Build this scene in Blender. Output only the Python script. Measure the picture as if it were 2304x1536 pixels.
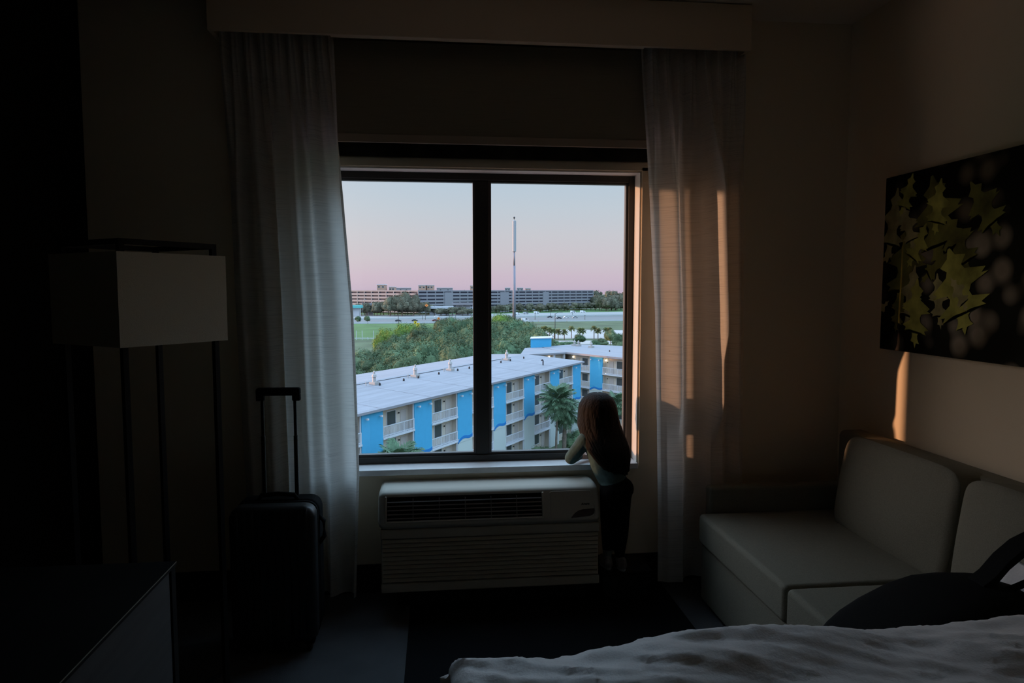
import bpy, bmesh, math, random
from mathutils import Vector, Matrix, noise

random.seed(7)
PI = math.pi
SC = bpy.context.scene
COL = SC.collection
for o in list(bpy.data.objects):
    bpy.data.objects.remove(o, do_unlink=True)

# ------------------------------------------------------------------ camera, sky, sun, exposure
EYE = 1.55
YAW = math.radians(6.15)
PITCH = math.atan(116 / 1550)
cam = bpy.data.cameras.new('camera')
cam.sensor_width = 36.0
cam.lens = 1550 / 2304 * 36.0
cam.clip_start = 0.05
cam.clip_end = 6000
camo = bpy.data.objects.new('camera', cam)
COL.objects.link(camo)
camo.location = (0, 0, EYE)
camo.rotation_euler = (PI / 2 - PITCH, 0, -YAW)
SC.camera = camo

SC.view_settings.view_transform = 'Standard'
SC.view_settings.look = 'None'
SC.view_settings.gamma = 1.0
SC.view_settings.exposure = 0.25
SC.view_settings.use_curve_mapping = False
try:
    SC.cycles.use_denoising = True
    SC.cycles.max_bounces = 10
    SC.cycles.diffuse_bounces = 5
    SC.cycles.transparent_max_bounces = 12
    SC.cycles.caustics_reflective = False
    SC.cycles.caustics_refractive = False
except Exception:
    pass

SUN_AZ = math.radians(76.0)      # towards the left of the window's normal
SUN_EL = math.radians(3.0)
SUN_DIR = Vector((-math.sin(SUN_AZ) * math.cos(SUN_EL), math.cos(SUN_AZ) * math.cos(SUN_EL), math.sin(SUN_EL)))

world = bpy.data.worlds.new('evening_sky')
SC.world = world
world.use_nodes = True
nt = world.node_tree
nt.nodes.clear()
L = nt.links.new
n_out = nt.nodes.new('ShaderNodeOutputWorld')
n_bg = nt.nodes.new('ShaderNodeBackground')
n_tc = nt.nodes.new('ShaderNodeTexCoord')
n_sep = nt.nodes.new('ShaderNodeSeparateXYZ')
L(n_tc.outputs['Generated'], n_sep.inputs[0])
n_cl = nt.nodes.new('ShaderNodeClamp')
L(n_sep.outputs['Z'], n_cl.inputs['Value'])
n_sq = nt.nodes.new('ShaderNodeMath'); n_sq.operation = 'POWER'; n_sq.inputs[1].default_value = 0.5
L(n_cl.outputs[0], n_sq.inputs[0])
n_ramp = nt.nodes.new('ShaderNodeValToRGB')
L(n_sq.outputs[0], n_ramp.inputs[0])
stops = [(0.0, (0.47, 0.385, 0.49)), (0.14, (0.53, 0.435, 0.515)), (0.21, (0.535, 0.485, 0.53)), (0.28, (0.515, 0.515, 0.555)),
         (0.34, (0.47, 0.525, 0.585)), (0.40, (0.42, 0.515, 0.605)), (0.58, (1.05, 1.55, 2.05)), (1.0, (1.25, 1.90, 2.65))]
cr = n_ramp.color_ramp
while len(cr.elements) < len(stops):
    cr.elements.new(0.5)
for e, (p, c) in zip(cr.elements, stops):
    e.position = p
    e.color = (*c, 1)
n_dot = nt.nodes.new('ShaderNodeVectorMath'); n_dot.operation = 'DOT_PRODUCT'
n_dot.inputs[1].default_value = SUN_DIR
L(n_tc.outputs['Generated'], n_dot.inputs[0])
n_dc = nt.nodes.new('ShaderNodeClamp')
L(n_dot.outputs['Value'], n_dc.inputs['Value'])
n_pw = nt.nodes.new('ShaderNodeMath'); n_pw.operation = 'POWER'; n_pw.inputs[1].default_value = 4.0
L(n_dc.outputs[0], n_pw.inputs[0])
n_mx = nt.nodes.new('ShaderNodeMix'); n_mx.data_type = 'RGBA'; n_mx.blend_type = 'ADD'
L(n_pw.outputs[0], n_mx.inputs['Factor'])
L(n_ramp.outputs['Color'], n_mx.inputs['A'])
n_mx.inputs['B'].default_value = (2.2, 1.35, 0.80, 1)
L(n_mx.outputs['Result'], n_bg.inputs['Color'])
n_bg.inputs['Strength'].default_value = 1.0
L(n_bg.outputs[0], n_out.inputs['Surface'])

sun = bpy.data.lights.new('sun', 'SUN')
sun.energy = 4.2
sun.color = (1.0, 0.50, 0.27)
sun.angle = math.radians(1.3)
suno = bpy.data.objects.new('sun', sun)
COL.objects.link(suno)
suno.rotation_euler = (-SUN_DIR).to_track_quat('-Z', 'Y').to_euler()
suno.location = (-4, 8, 6)

# ------------------------------------------------------------------ materials
def mat(name, col, rough=0.7, var=0.0, scale=8.0, bump=0.0, bscale=40.0, stretch=None, metal=0.0, spec=0.3, rand=0.0, world_co=False):
    m = bpy.data.materials.new(name)
    m.use_nodes = True
    t = m.node_tree
    b = t.nodes['Principled BSDF']
    b.inputs['Base Color'].default_value = (*col, 1)
    b.inputs['Roughness'].default_value = rough
    b.inputs['Metallic'].default_value = metal
    b.inputs['Specular IOR Level'].default_value = spec
    co = t.nodes.new('ShaderNodeTexCoord')
    src = co.outputs['Object']
    if stretch:
        mp = t.nodes.new('ShaderNodeMapping')
        mp.inputs['Scale'].default_value = stretch
        t.links.new(src, mp.inputs[0])
        src = mp.outputs[0]
    out = None
    if var > 0:
        nz = t.nodes.new('ShaderNodeTexNoise')
        nz.inputs['Scale'].default_value = scale
        nz.inputs['Detail'].default_value = 4
        t.links.new(src, nz.inputs['Vector'])
        rp = t.nodes.new('ShaderNodeValToRGB')
        rp.color_ramp.elements[0].position = 0.3
        rp.color_ramp.elements[1].position = 0.7
        rp.color_ramp.elements[0].color = (*[max(0, c * (1 - var)) for c in col], 1)
        rp.color_ramp.elements[1].color = (*[min(1, c * (1 + var)) for c in col], 1)
        t.links.new(nz.outputs['Fac'], rp.inputs[0])
        out = rp.outputs[0]
    if rand > 0:
        oi = t.nodes.new('ShaderNodeObjectInfo')
        hs = t.nodes.new('ShaderNodeHueSaturation')
        mr = t.nodes.new('ShaderNodeMapRange')
        mr.inputs['To Min'].default_value = 1 - rand
        mr.inputs['To Max'].default_value = 1 + rand
        t.links.new(oi.outputs['Random'], mr.inputs['Value'])
        t.links.new(mr.outputs[0], hs.inputs['Value'])
        m2 = t.nodes.new('ShaderNodeMapRange')
        m2.inputs['To Min'].default_value = 0.47
        m2.inputs['To Max'].default_value = 0.53
        m3 = t.nodes.new('ShaderNodeMath'); m3.operation = 'FRACT'
        m4 = t.nodes.new('ShaderNodeMath'); m4.operation = 'MULTIPLY'; m4.inputs[1].default_value = 7.31
        t.links.new(oi.outputs['Random'], m4.inputs[0]); t.links.new(m4.outputs[0], m3.inputs[0])
        t.links.new(m3.outputs[0], m2.inputs['Value'])
        t.links.new(m2.outputs[0], hs.inputs['Hue'])
        if out:
            t.links.new(out, hs.inputs['Color'])
        else:
            hs.inputs['Color'].default_value = (*col, 1)
        out = hs.outputs[0]
    if out:
        t.links.new(out, b.inputs['Base Color'])
    if bump > 0:
        nb = t.nodes.new('ShaderNodeTexNoise')
        nb.inputs['Scale'].default_value = bscale
        nb.inputs['Detail'].default_value = 3
        t.links.new(src, nb.inputs['Vector'])
        bp = t.nodes.new('ShaderNodeBump')
        bp.inputs['Strength'].default_value = bump
        bp.inputs['Distance'].default_value = 0.01
        t.links.new(nb.outputs['Fac'], bp.inputs['Height'])
        t.links.new(bp.outputs[0], b.inputs['Normal'])
    return m

def fabric_sheer(name, col, trans=0.4, slub=0.25):
    m = bpy.data.materials.new(name)
    m.use_nodes = True
    t = m.node_tree
    t.nodes.clear()
    out = t.nodes.new('ShaderNodeOutputMaterial')
    d = t.nodes.new('ShaderNodeBsdfDiffuse')
    tr = t.nodes.new('ShaderNodeBsdfTranslucent')
    mx = t.nodes.new('ShaderNodeMixShader')
    mx.inputs[0].default_value = trans
    co = t.nodes.new('ShaderNodeTexCoord')
    mp = t.nodes.new('ShaderNodeMapping')
    mp.inputs['Scale'].default_value = (3, 3, 260)
    t.links.new(co.outputs['Object'], mp.inputs[0])
    nz = t.nodes.new('ShaderNodeTexNoise')
    nz.inputs['Scale'].default_value = 1.6
    nz.inputs['Detail'].default_value = 3
    t.links.new(mp.outputs[0], nz.inputs['Vector'])
    rp = t.nodes.new('ShaderNodeValToRGB')
    rp.color_ramp.elements[0].position = 0.28
    rp.color_ramp.elements[1].position = 0.52
    rp.color_ramp.elements[0].color = (*[c * (1 - slub) for c in col], 1)
    rp.color_ramp.elements[1].color = (*col, 1)
    t.links.new(nz.outputs['Fac'], rp.inputs[0])
    t.links.new(rp.outputs[0], d.inputs['Color'])
    t.links.new(rp.outputs[0], tr.inputs['Color'])
    t.links.new(d.outputs[0], mx.inputs[1])
    t.links.new(tr.outputs[0], mx.inputs[2])
    t.links.new(mx.outputs[0], out.inputs['Surface'])
    return m

def glass_thin(name, tint=(0.99, 0.995, 0.995)):
    m = bpy.data.materials.new(name)
    m.use_nodes = True
    t = m.node_tree
    t.nodes.clear()
    out = t.nodes.new('ShaderNodeOutputMaterial')
    a = t.nodes.new('ShaderNodeBsdfTransparent')
    a.inputs['Color'].default_value = (*tint, 1)
    g = t.nodes.new('ShaderNodeBsdfGlossy')
    g.inputs['Roughness'].default_value = 0.0
    ge = t.nodes.new('ShaderNodeNewGeometry')
    dp = t.nodes.new('ShaderNodeVectorMath'); dp.operation = 'DOT_PRODUCT'
    t.links.new(ge.outputs['Incoming'], dp.inputs[0]); t.links.new(ge.outputs['Normal'], dp.inputs[1])
    ab = t.nodes.new('ShaderNodeMath'); ab.operation = 'ABSOLUTE'; t.links.new(dp.outputs['Value'], ab.inputs[0])
    om = t.nodes.new('ShaderNodeMath'); om.operation = 'SUBTRACT'; om.inputs[0].default_value = 1.0; t.links.new(ab.outputs[0], om.inputs[1])
    pw = t.nodes.new('ShaderNodeMath'); pw.operation = 'POWER'; pw.inputs[1].default_value = 5.0; t.links.new(om.outputs[0], pw.inputs[0])
    fr = t.nodes.new('ShaderNodeMath'); fr.operation = 'MULTIPLY_ADD'; fr.inputs[1].default_value = 0.96; fr.inputs[2].default_value = 0.02
    t.links.new(pw.outputs[0], fr.inputs[0])
    mx = t.nodes.new('ShaderNodeMixShader')
    t.links.new(fr.outputs[0], mx.inputs[0])
    t.links.new(a.outputs[0], mx.inputs[1])
    t.links.new(g.outputs[0], mx.inputs[2])
    t.links.new(mx.outputs[0], out.inputs['Surface'])
    return m

def lamp_mat(name, col, strength):
    m = mat(name, (0.9, 0.9, 0.85))
    b = m.node_tree.nodes['Principled BSDF']
    b.inputs['Emission Color'].default_value = (*col, 1)
    b.inputs['Emission Strength'].default_value = strength
    return m

M = {}
M['wall'] = mat('wall_paint', (0.80, 0.69, 0.52), 0.9, bump=0.05, bscale=150)
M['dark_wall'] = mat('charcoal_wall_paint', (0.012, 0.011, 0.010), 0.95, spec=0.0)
M['ceiling'] = mat('ceiling_paint', (0.78, 0.70, 0.58), 0.95, bump=0.05, bscale=120)
M['room_wall'] = mat('taupe_wall_paint', (0.72, 0.62, 0.48), 0.95)
M['baseboard'] = mat('dark_vinyl_base', (0.015, 0.013, 0.012), 0.6)
M['sill'] = mat('white_stone_sill', (0.80, 0.80, 0.80), 0.25, var=0.05, scale=20, spec=0.5)
M['reveal'] = mat('white_reveal_paint', (0.72, 0.70, 0.66), 0.7)
M['frame'] = mat('dark_bronze_aluminium', (0.05, 0.047, 0.042), 0.5, spec=0.3)
M['bead'] = mat('grey_gasket', (0.10, 0.095, 0.09), 0.5)
M['glass'] = glass_thin('window_glass')
M['curtain'] = fabric_sheer('slubbed_curtain_fabric', (0.82, 0.80, 0.76), 0.48)
M['shade'] = fabric_sheer('roller_shade_fabric', (0.34, 0.30, 0.22), 0.03, 0.1)
M['shade_print'] = mat('mottled_blackout_fabric', (0.022, 0.021, 0.016), 0.9, var=0.9, scale=9)
M['hem'] = mat('shade_hem_bar', (0.46, 0.37, 0.28), 0.7)
M['valance'] = mat('valance_paint', (0.74, 0.60, 0.43), 0.85)
M['ac'] = mat('cream_plastic', (0.58, 0.56, 0.49), 0.85, spec=0.1, var=0.03, scale=5)
M['ac_low'] = mat('beige_plastic', (0.62, 0.56, 0.45), 0.6)
M['ac_dark'] = mat('black_plastic', (0.008, 0.008, 0.008), 0.6)
M['ac_slat'] = mat('grey_plastic_slat', (0.30, 0.29, 0.28), 0.5)
M['ac_swoosh'] = mat('brown_plastic', (0.075, 0.05, 0.045), 0.4)
M['ink'] = mat('black_ink', (0.01, 0.01, 0.01), 0.5)
M['shell'] = mat('black_ribbed_polycarbonate', (0.022, 0.023, 0.024), 0.42, spec=0.4)
M['soft_black'] = mat('black_nylon', (0.008, 0.008, 0.008), 0.85, bump=0.2, bscale=200, spec=0.1)
M['handle'] = mat('dark_metal_tube', (0.03, 0.03, 0.03), 0.4, metal=0.6)
M['lamp_shade'] = mat('linen_lampshade', (0.80, 0.72, 0.58), 0.9, bump=0.15, bscale=300)
M['lamp_frame'] = mat('blackened_steel', (0.006, 0.006, 0.006), 0.5)
M['desk_top'] = mat('near_black_laminate', (0.012, 0.011, 0.010), 0.55, var=0.2, scale=3, stretch=(10, 1, 1), spec=0.15)
M['desk_front'] = mat('dark_grey_laminate', (0.085, 0.08, 0.078), 0.6, var=0.12, scale=3, stretch=(1, 1, 14))
M['edge_band'] = mat('pale_edge_band', (0.32, 0.30, 0.24), 0.4)
M['sofa'] = mat('grey_olive_upholstery', (0.22, 0.212, 0.165), 0.95, var=0.10, scale=220, bump=0.25, bscale=350)
M['duvet'] = mat('white_cotton_duvet', (0.92, 0.86, 0.83), 0.6, bump=0.15, bscale=160, spec=0.8)
M['duvet'].node_tree.nodes['Principled BSDF'].inputs['Sheen Weight'].default_value = 0.6
M['duvet'].node_tree.nodes['Principled BSDF'].inputs['Sheen Roughness'].default_value = 0.5
M['mattress'] = mat('white_mattress', (0.5, 0.48, 0.46), 0.9)
M['bedbase'] = mat('dark_bed_base', (0.03, 0.025, 0.02), 0.7)
M['pillow'] = mat('white_pillow_cotton', (0.78, 0.78, 0.78), 0.9, bump=0.1, bscale=120)
M['skin'] = mat('skin', (0.50, 0.32, 0.24), 0.6)
M['shirt'] = mat('teal_grey_jersey', (0.055, 0.105, 0.108), 0.95, var=0.2, scale=40, bump=0.15, bscale=90)
M['trousers'] = mat('black_jersey', (0.008, 0.008, 0.009), 0.95, spec=0.05)
M['shoe'] = mat('pale_canvas_shoe', (0.22, 0.21, 0.21), 0.8, var=0.3, scale=60)
M['sock'] = mat('grey_sock', (0.20, 0.21, 0.19), 0.9)
M['hair'] = mat('brown_hair', (0.014, 0.0105, 0.008), 0.8, var=0.5, scale=3, stretch=(60, 60, 4), bump=0.5, bscale=2, spec=0.12)
M['step'] = mat('black_moulded_plastic', (0.010, 0.010, 0.010), 0.7)

# outdoors
M['roof'] = mat('white_roof_membrane', (0.245, 0.243, 0.272), 0.8, var=0.12, scale=1.2, stretch=(0.15, 1.5, 1))
M['panel_blue'] = mat('bright_blue_stucco', (0.0591, 0.3364, 0.5727), 0.85, var=0.03, scale=2)
M['stripe_blue'] = mat('deep_blue_stripe_paint', (0.015, 0.17, 0.46), 0.85)
M['panel_white'] = mat('pale_blue_white_stucco', (0.4444, 0.4957, 0.4872), 0.85)
M['beige'] = mat('beige_stucco', (0.5128, 0.4573, 0.3932), 0.9, var=0.05, scale=1)
M['bldg_door'] = mat('taupe_door_paint', (0.42, 0.38, 0.36), 0.7)
M['brown_door'] = mat('brown_door_paint', (0.16, 0.10, 0.075), 0.7)
M['white_trim'] = mat('white_trim_paint', (0.5299, 0.547, 0.5983), 0.7)
M['bldg_pane'] = mat('dark_window_glass', (0.05, 0.06, 0.065), 0.25, spec=0.5)
M['vent'] = mat('galvanised_vent', (0.359, 0.3419, 0.3333), 0.5)
M['black_bit'] = mat('black_rubber_boot', (0.02, 0.02, 0.025), 0.7)
M['bulb'] = lamp_mat('lit_wall_lamp', (1.0, 0.86, 0.66), 9.0)
M['leaf'] = mat('tree_leaf', (0.0937, 0.1384, 0.0759), 0.8, var=0.45, scale=0.9, rand=0.30, spec=0.1)
M['leaf_yellow'] = mat('yellow_green_leaf', (0.125, 0.1875, 0.0402), 0.8, var=0.45, scale=0.9, rand=0.20, spec=0.1)  # yellower green leaf colour of a few single trees
M['leaf_far'] = mat('far_tree_leaf', (0.1295, 0.1295, 0.0937), 0.9, var=0.4, scale=0.4, rand=0.25, spec=0.0)
M['palm_leaf'] = mat('palm_frond_leaf', (0.0773, 0.1409, 0.0773), 0.6, var=0.35, scale=3, spec=0.3)
M['palm_far'] = mat('small_palm_leaf', (0.20, 0.23, 0.11), 0.8, var=0.3, scale=1, rand=0.25)
M['bark'] = mat('grey_brown_bark', (0.16, 0.125, 0.10), 0.9, var=0.3, scale=3)
M['ground'] = mat('rough_ground', (0.0726, 0.0983, 0.0513), 0.95, var=0.35, scale=0.05)
M['lawn'] = mat('mown_lawn', (0.0641, 0.1282, 0.0385), 0.95, var=0.25, scale=0.08)
M['pale_lot'] = mat('pale_concrete_lot', (0.3419, 0.3248, 0.3162), 0.9, var=0.1, scale=0.05)
M['asphalt'] = mat('pale_asphalt', (0.2564, 0.2564, 0.2564), 0.85, var=0.10, scale=0.03, stretch=(0.2, 2, 1))
M['asphalt_dark'] = mat('grey_asphalt', (0.1538, 0.1538, 0.1581), 0.85, var=0.15, scale=0.03, stretch=(0.2, 2, 1))
M['barrier'] = mat('concrete_barrier', (0.42, 0.43, 0.45), 0.85)
M['pole'] = mat('galvanised_pole', (0.2182, 0.2136, 0.2636), 0.5)
M['sleeve'] = mat('pale_grey_sleeve', (0.3419, 0.3504, 0.3846), 0.6)
M['pole_dark'] = mat('dark_pole', (0.04, 0.045, 0.05), 0.6)
M['garage'] = mat('precast_concrete', (0.2564, 0.2479, 0.2735), 0.9)
M['garage_dark'] = mat('painted_deck_shade', (0.05, 0.05, 0.07), 0.9)
M['turquoise'] = mat('turquoise_canopy_paint', (0.10, 0.42, 0.42), 0.7)
M['orange'] = mat('orange_sign_sheet', (0.85, 0.25, 0.06), 0.6)
M['yellow'] = mat('yellow_sign_sheet', (0.70, 0.50, 0.05), 0.6)
M['car_white'] = mat('white_car_paint', (0.75, 0.77, 0.80), 0.3, spec=0.5)
M['car_dark'] = mat('dark_car_paint', (0.035, 0.045, 0.06), 0.3, spec=0.5)
M['car_red'] = mat('dark_red_car_paint', (0.14, 0.03, 0.03), 0.3, spec=0.5)
M['car_silver'] = mat('silver_car_paint', (0.36, 0.38, 0.40), 0.3, spec=0.5)
M['car_glass'] = mat('car_window_glass', (0.02, 0.025, 0.03), 0.2, spec=0.5)
M['tyre'] = mat('tyre_rubber', (0.015, 0.015, 0.015), 0.8)
M['terracotta'] = mat('terracotta_wall', (0.46, 0.28, 0.22), 0.9)

# carpet with broad bands running towards the window
def carpet():
    m = mat('banded_carpet', (0.03, 0.03, 0.03), 0.98, bump=0.4, bscale=400, spec=0.0)
    t = m.node_tree
    b = t.nodes['Principled BSDF']
    co = t.nodes.new('ShaderNodeTexCoord')
    sp = t.nodes.new('ShaderNodeSeparateXYZ')
    t.links.new(co.outputs['Object'], sp.inputs[0])
    a = t.nodes.new('ShaderNodeMath'); a.operation = 'GREATER_THAN'; a.inputs[1].default_value = -0.145
    c = t.nodes.new('ShaderNodeMath'); c.operation = 'LESS_THAN'; c.inputs[1].default_value = 1.165
    d = t.nodes.new('ShaderNodeMath'); d.operation = 'MULTIPLY'
    t.links.new(sp.outputs['X'], a.inputs[0]); t.links.new(sp.outputs['X'], c.inputs[0])
    t.links.new(a.outputs[0], d.inputs[0]); t.links.new(c.outputs[0], d.inputs[1])
    nz = t.nodes.new('ShaderNodeTexNoise'); nz.inputs['Scale'].default_value = 6
    t.links.new(co.outputs['Object'], nz.inputs['Vector'])
    rp = t.nodes.new('ShaderNodeValToRGB')
    rp.color_ramp.elements[0].color = (0.085, 0.088, 0.092, 1)
    rp.color_ramp.elements[1].color = (0.12, 0.125, 0.13, 1)
    t.links.new(nz.outputs['Fac'], rp.inputs[0])
    mx = t.nodes.new('ShaderNodeMix'); mx.data_type = 'RGBA'
    t.links.new(d.outputs[0], mx.inputs['Factor'])
    t.links.new(rp.outputs[0], mx.inputs['A'])
    mx.inputs['B'].default_value = (0.014, 0.014, 0.015, 1)
    t.links.new(mx.outputs['Result'], b.inputs['Base Color'])
    return m
M['carpet'] = carpet()

# ------------------------------------------------------------------ mesh helpers
class MB:
    """collects vertices and faces of ONE mesh"""
    def __init__(s):
        s.v = []; s.f = []; s.mi = []; s.cur = 0
    def add(s, verts, faces):
        k = len(s.v)
        s.v += [tuple(v) for v in verts]
        s.f += [tuple(i + k for i in f) for f in faces]
        s.mi += [s.cur] * len(faces)
        return s
    def box(s, x0, x1, y0, y1, z0, z1):
        return s.add([(x0, y0, z0), (x1, y0, z0), (x1, y1, z0), (x0, y1, z0), (x0, y0, z1), (x1, y0, z1), (x1, y1, z1), (x0, y1, z1)],
                     [(0, 3, 2, 1), (4, 5, 6, 7), (0, 1, 5, 4), (1, 2, 6, 5), (2, 3, 7, 6), (3, 0, 4, 7)])
    def prism(s, pts, z0, z1):
        n = len(pts)
        return s.add([(x, y, z0) for x, y in pts] + [(x, y, z1) for x, y in pts],
                     [tuple(reversed(range(n))), tuple(range(n, 2 * n))] + [(i, (i + 1) % n, (i + 1) % n + n, i + n) for i in range(n)])
    def prism_y(s, pts, y0, y1):        # outline in x,z extruded along y
        n = len(pts)
        return s.add([(x, y0, z) for x, z in pts] + [(x, y1, z) for x, z in pts],
                     [tuple(range(n)), tuple(reversed(range(n, 2 * n)))] + [((i + 1) % n, i, i + n, (i + 1) % n + n) for i in range(n)])
    def prism_x(s, pts, x0, x1):        # outline in y,z extruded along x
        n = len(pts)
        return s.add([(x0, y, z) for y, z in pts] + [(x1, y, z) for y, z in pts],
                     [tuple(reversed(range(n))), tuple(range(n, 2 * n))] + [(i, (i + 1) % n, (i + 1) % n + n, i + n) for i in range(n)])
    def tube(s, path, r, seg=8, cap=True):
        path = [Vector(p) for p in path]
        rs = r if isinstance(r, (list, tuple)) else [r] * len(path)
        vs = []
        for i, p in enumerate(path):
            d = (path[min(i + 1, len(path) - 1)] - path[max(i - 1, 0)]).normalized()
            a = d.cross(Vector((0, 0, 1)))
            if a.length < 1e-3:
                a = Vector((1, 0, 0))
            a.normalize(); b = d.cross(a)
            for k in range(seg):
                t = 2 * PI * k / seg
                vs.append(p + (a * math.cos(t) + b * math.sin(t)) * rs[i])
        fs = []
        for i in range(len(path) - 1):
            for k in range(seg):
                k2 = (k + 1) % seg
                fs.append((i * seg + k, i * seg + k2, (i + 1) * seg + k2, (i + 1) * seg + k))
        if cap:
            fs.append(tuple(reversed(range(seg))))
            fs.append(tuple(range((len(path) - 1) * seg, len(path) * seg)))
        return s.add(vs, fs)
    def lathe(s, prof, seg=16, c=(0, 0, 0)):
        vs = []
        for r, z in prof:
            for k in range(seg):
                t = 2 * PI * k / seg
                vs.append((c[0] + r * math.cos(t), c[1] + r * math.sin(t), c[2] + z))
        fs = []
        for i in range(len(prof) - 1):
            for k in range(seg):
                k2 = (k + 1) % seg
                fs.append((i * seg + k, i * seg + k2, (i + 1) * seg + k2, (i + 1) * seg + k))
        fs.append(tuple(reversed(range(seg))))
        fs.append(tuple(range((len(prof) - 1) * seg, len(prof) * seg)))
        return s.add(vs, fs)
    def ball(s, c, r, seg=12, rings=8):
        rx, ry, rz = r if isinstance(r, (list, tuple)) else (r, r, r)
        vs = [(c[0], c[1], c[2] - rz)]
        for i in range(1, rings):
            a = -PI / 2 + PI * i / rings
            for k in range(seg):
                t = 2 * PI * k / seg
                vs.append((c[0] + rx * math.cos(a) * math.cos(t), c[1] + ry * math.cos(a) * math.sin(t), c[2] + rz * math.sin(a)))
        vs.append((c[0], c[1], c[2] + rz))
        fs = []
        for k in range(seg):
            fs.append((0, 1 + (k + 1) % seg, 1 + k))
            fs.append((len(vs) - 1, 1 + (rings - 2) * seg + k, 1 + (rings - 2) * seg + (k + 1) % seg))
        for i in range(rings - 2):
            for k in range(seg):
                a = 1 + i * seg
                fs.append((a + k, a + (k + 1) % seg, a + seg + (k + 1) % seg, a + seg + k))
        return s.add(vs, fs)
    def grid(s, rows):
        n = len(rows[0])
        vs = [p for r in rows for p in r]
        fs = [(i * n + j, i * n + j + 1, (i + 1) * n + j + 1, (i + 1) * n + j) for i in range(len(rows) - 1) for j in range(n - 1)]
        return s.add(vs, fs)
    def mesh(s, name, mats, smooth=False):
        me = bpy.data.meshes.new(name)
        me.from_pydata(s.v, [], s.f)
        for m in (mats if isinstance(mats, (list, tuple)) else [mats]):
            me.materials.append(m)
        if s.mi and max(s.mi) > 0:
            me.polygons.foreach_set('material_index', s.mi)
        if smooth:
            me.polygons.foreach_set('use_smooth', [True] * len(me.polygons))
        me.update()
        return me

def link(name, me, parent=None, loc=None):
    o = bpy.data.objects.new(name, me)
    COL.objects.link(o)
    if parent:
        o.parent = parent
    if loc:
        o.location = loc
    return o

def props(o, label=None, cat=None, group=None, kind=None):
    if label: o['label'] = label
    if cat: o['category'] = cat
    if group: o['group'] = group
    if kind: o['kind'] = kind
    return o

def thing(name, label, cat, loc=(0, 0, 0), rz=0.0, group=None):
    o = bpy.data.objects.new(name, None)
    o.empty_display_size = 0.1
    COL.objects.link(o)
    o.location = loc
    o.rotation_euler = (0, 0, rz)
    return props(o, label, cat, group)

def wroot(root):
    """world matrix of a thing or part (roots and parents placed with loc / rot only)"""
    m = root.matrix_basis.copy()
    p = root.parent
    while p:
        m = p.matrix_basis @ m
        p = p.parent
    return m

def part(name, mb, m, parent=None, smooth=False, bevel=0.0, segs=2, world=False, subsurf=0):
    """one mesh object; world=True: the shape is given in room coordinates"""
    if world and parent:
        inv = wroot(parent).inverted()
        mb.v = [tuple(inv @ Vector(v)) for v in mb.v]
    o = link(name, mb.mesh(name, m, smooth), parent)
    if bevel > 0:
        b = o.modifiers.new('bevel', 'BEVEL')
        b.width = bevel; b.segments = segs; b.limit_method = 'ANGLE'; b.angle_limit = math.radians(40)
        if smooth is False and segs > 1:
            o.data.polygons.foreach_set('use_smooth', [True] * len(o.data.polygons))
            w = o.modifiers.new('wn', 'WEIGHTED_NORMAL'); w.keep_sharp = True
            b.harden_normals = False
    if subsurf:
        o.modifiers.new('sub', 'SUBSURF').levels = subsurf
        o.modifiers['sub'].render_levels = subsurf
    return o

def copy_tree(o, parent=None):
    c = o.copy()
    COL.objects.link(c)
    c.parent = parent
    for ch in CH.get(o.name, []):
        copy_tree(ch, c)
    return c

def children_map():
    global CH
    CH = {}
    for o in bpy.data.objects:
        if o.parent:
            CH.setdefault(o.parent.name, []).append(o)
CH = {}

def struct(name, mb, m, label, cat, parent=None, bevel=0.0, **k):
    o = part(name, mb, m, parent, bevel=bevel, **k)
    if not parent:
        props(o, label, cat, kind='structure')
    return o

# ------------------------------------------------------------------ room shell
XL, XR, YB, YF, ZC = -1.65, 2.166, 3.5, -2.6, 2.93
WX0, WX1, WZ0, WZ1 = -0.58, 1.045, 0.640, 2.154
struct('floor', MB().box(XL - .1, XR + .1, YF - .1, YB + .2, -0.1, 0), M['carpet'], 'dark carpet floor with a broad darker band under the window', 'floor')
struct('ceiling', MB().box(XL - .1, XR + .1, YF - .1, YB + .2, ZC, ZC + .1), M['ceiling'], 'plain painted ceiling above the window valance', 'ceiling')
w = MB()
w.box(XL - .1, WX0, YB, YB + .165, 0, ZC).box(WX1, XR + .1, YB, YB + .165, 0, ZC)
w.box(WX0, WX1, YB, YB + .165, 0, WZ0).box(WX0, WX1, YB, YB + .165, WZ1, ZC)
struct('wall_back', w, M['wall'], 'beige wall that holds the big window', 'wall')
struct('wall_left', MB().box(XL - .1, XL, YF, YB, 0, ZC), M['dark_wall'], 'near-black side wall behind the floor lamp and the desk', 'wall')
struct('wall_right', MB().box(XR, XR + .1, YF, YB, 0, ZC), M['wall'], 'beige side wall behind the sofa and the leaf canvas', 'wall')
struct('wall_front', MB().box(XL - .1, XR + .1, YF - .1, YF, 0, ZC), M['room_wall'], 'taupe wall behind the viewer', 'wall')
for nm, x0, x1 in (('baseboard_back', XL, XR),):
    struct(nm, MB().box(x0, x1, YB - .012, YB, 0, 0.146), M['baseboard'], 'dark vinyl base strip along the foot of the window wall', 'baseboard')
struct('baseboard_right', MB().box(XR - .012, XR, YF, YB - .012, 0, 0.146), M['baseboard'], 'dark vinyl base strip along the foot of the sofa wall', 'baseboard')

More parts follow.
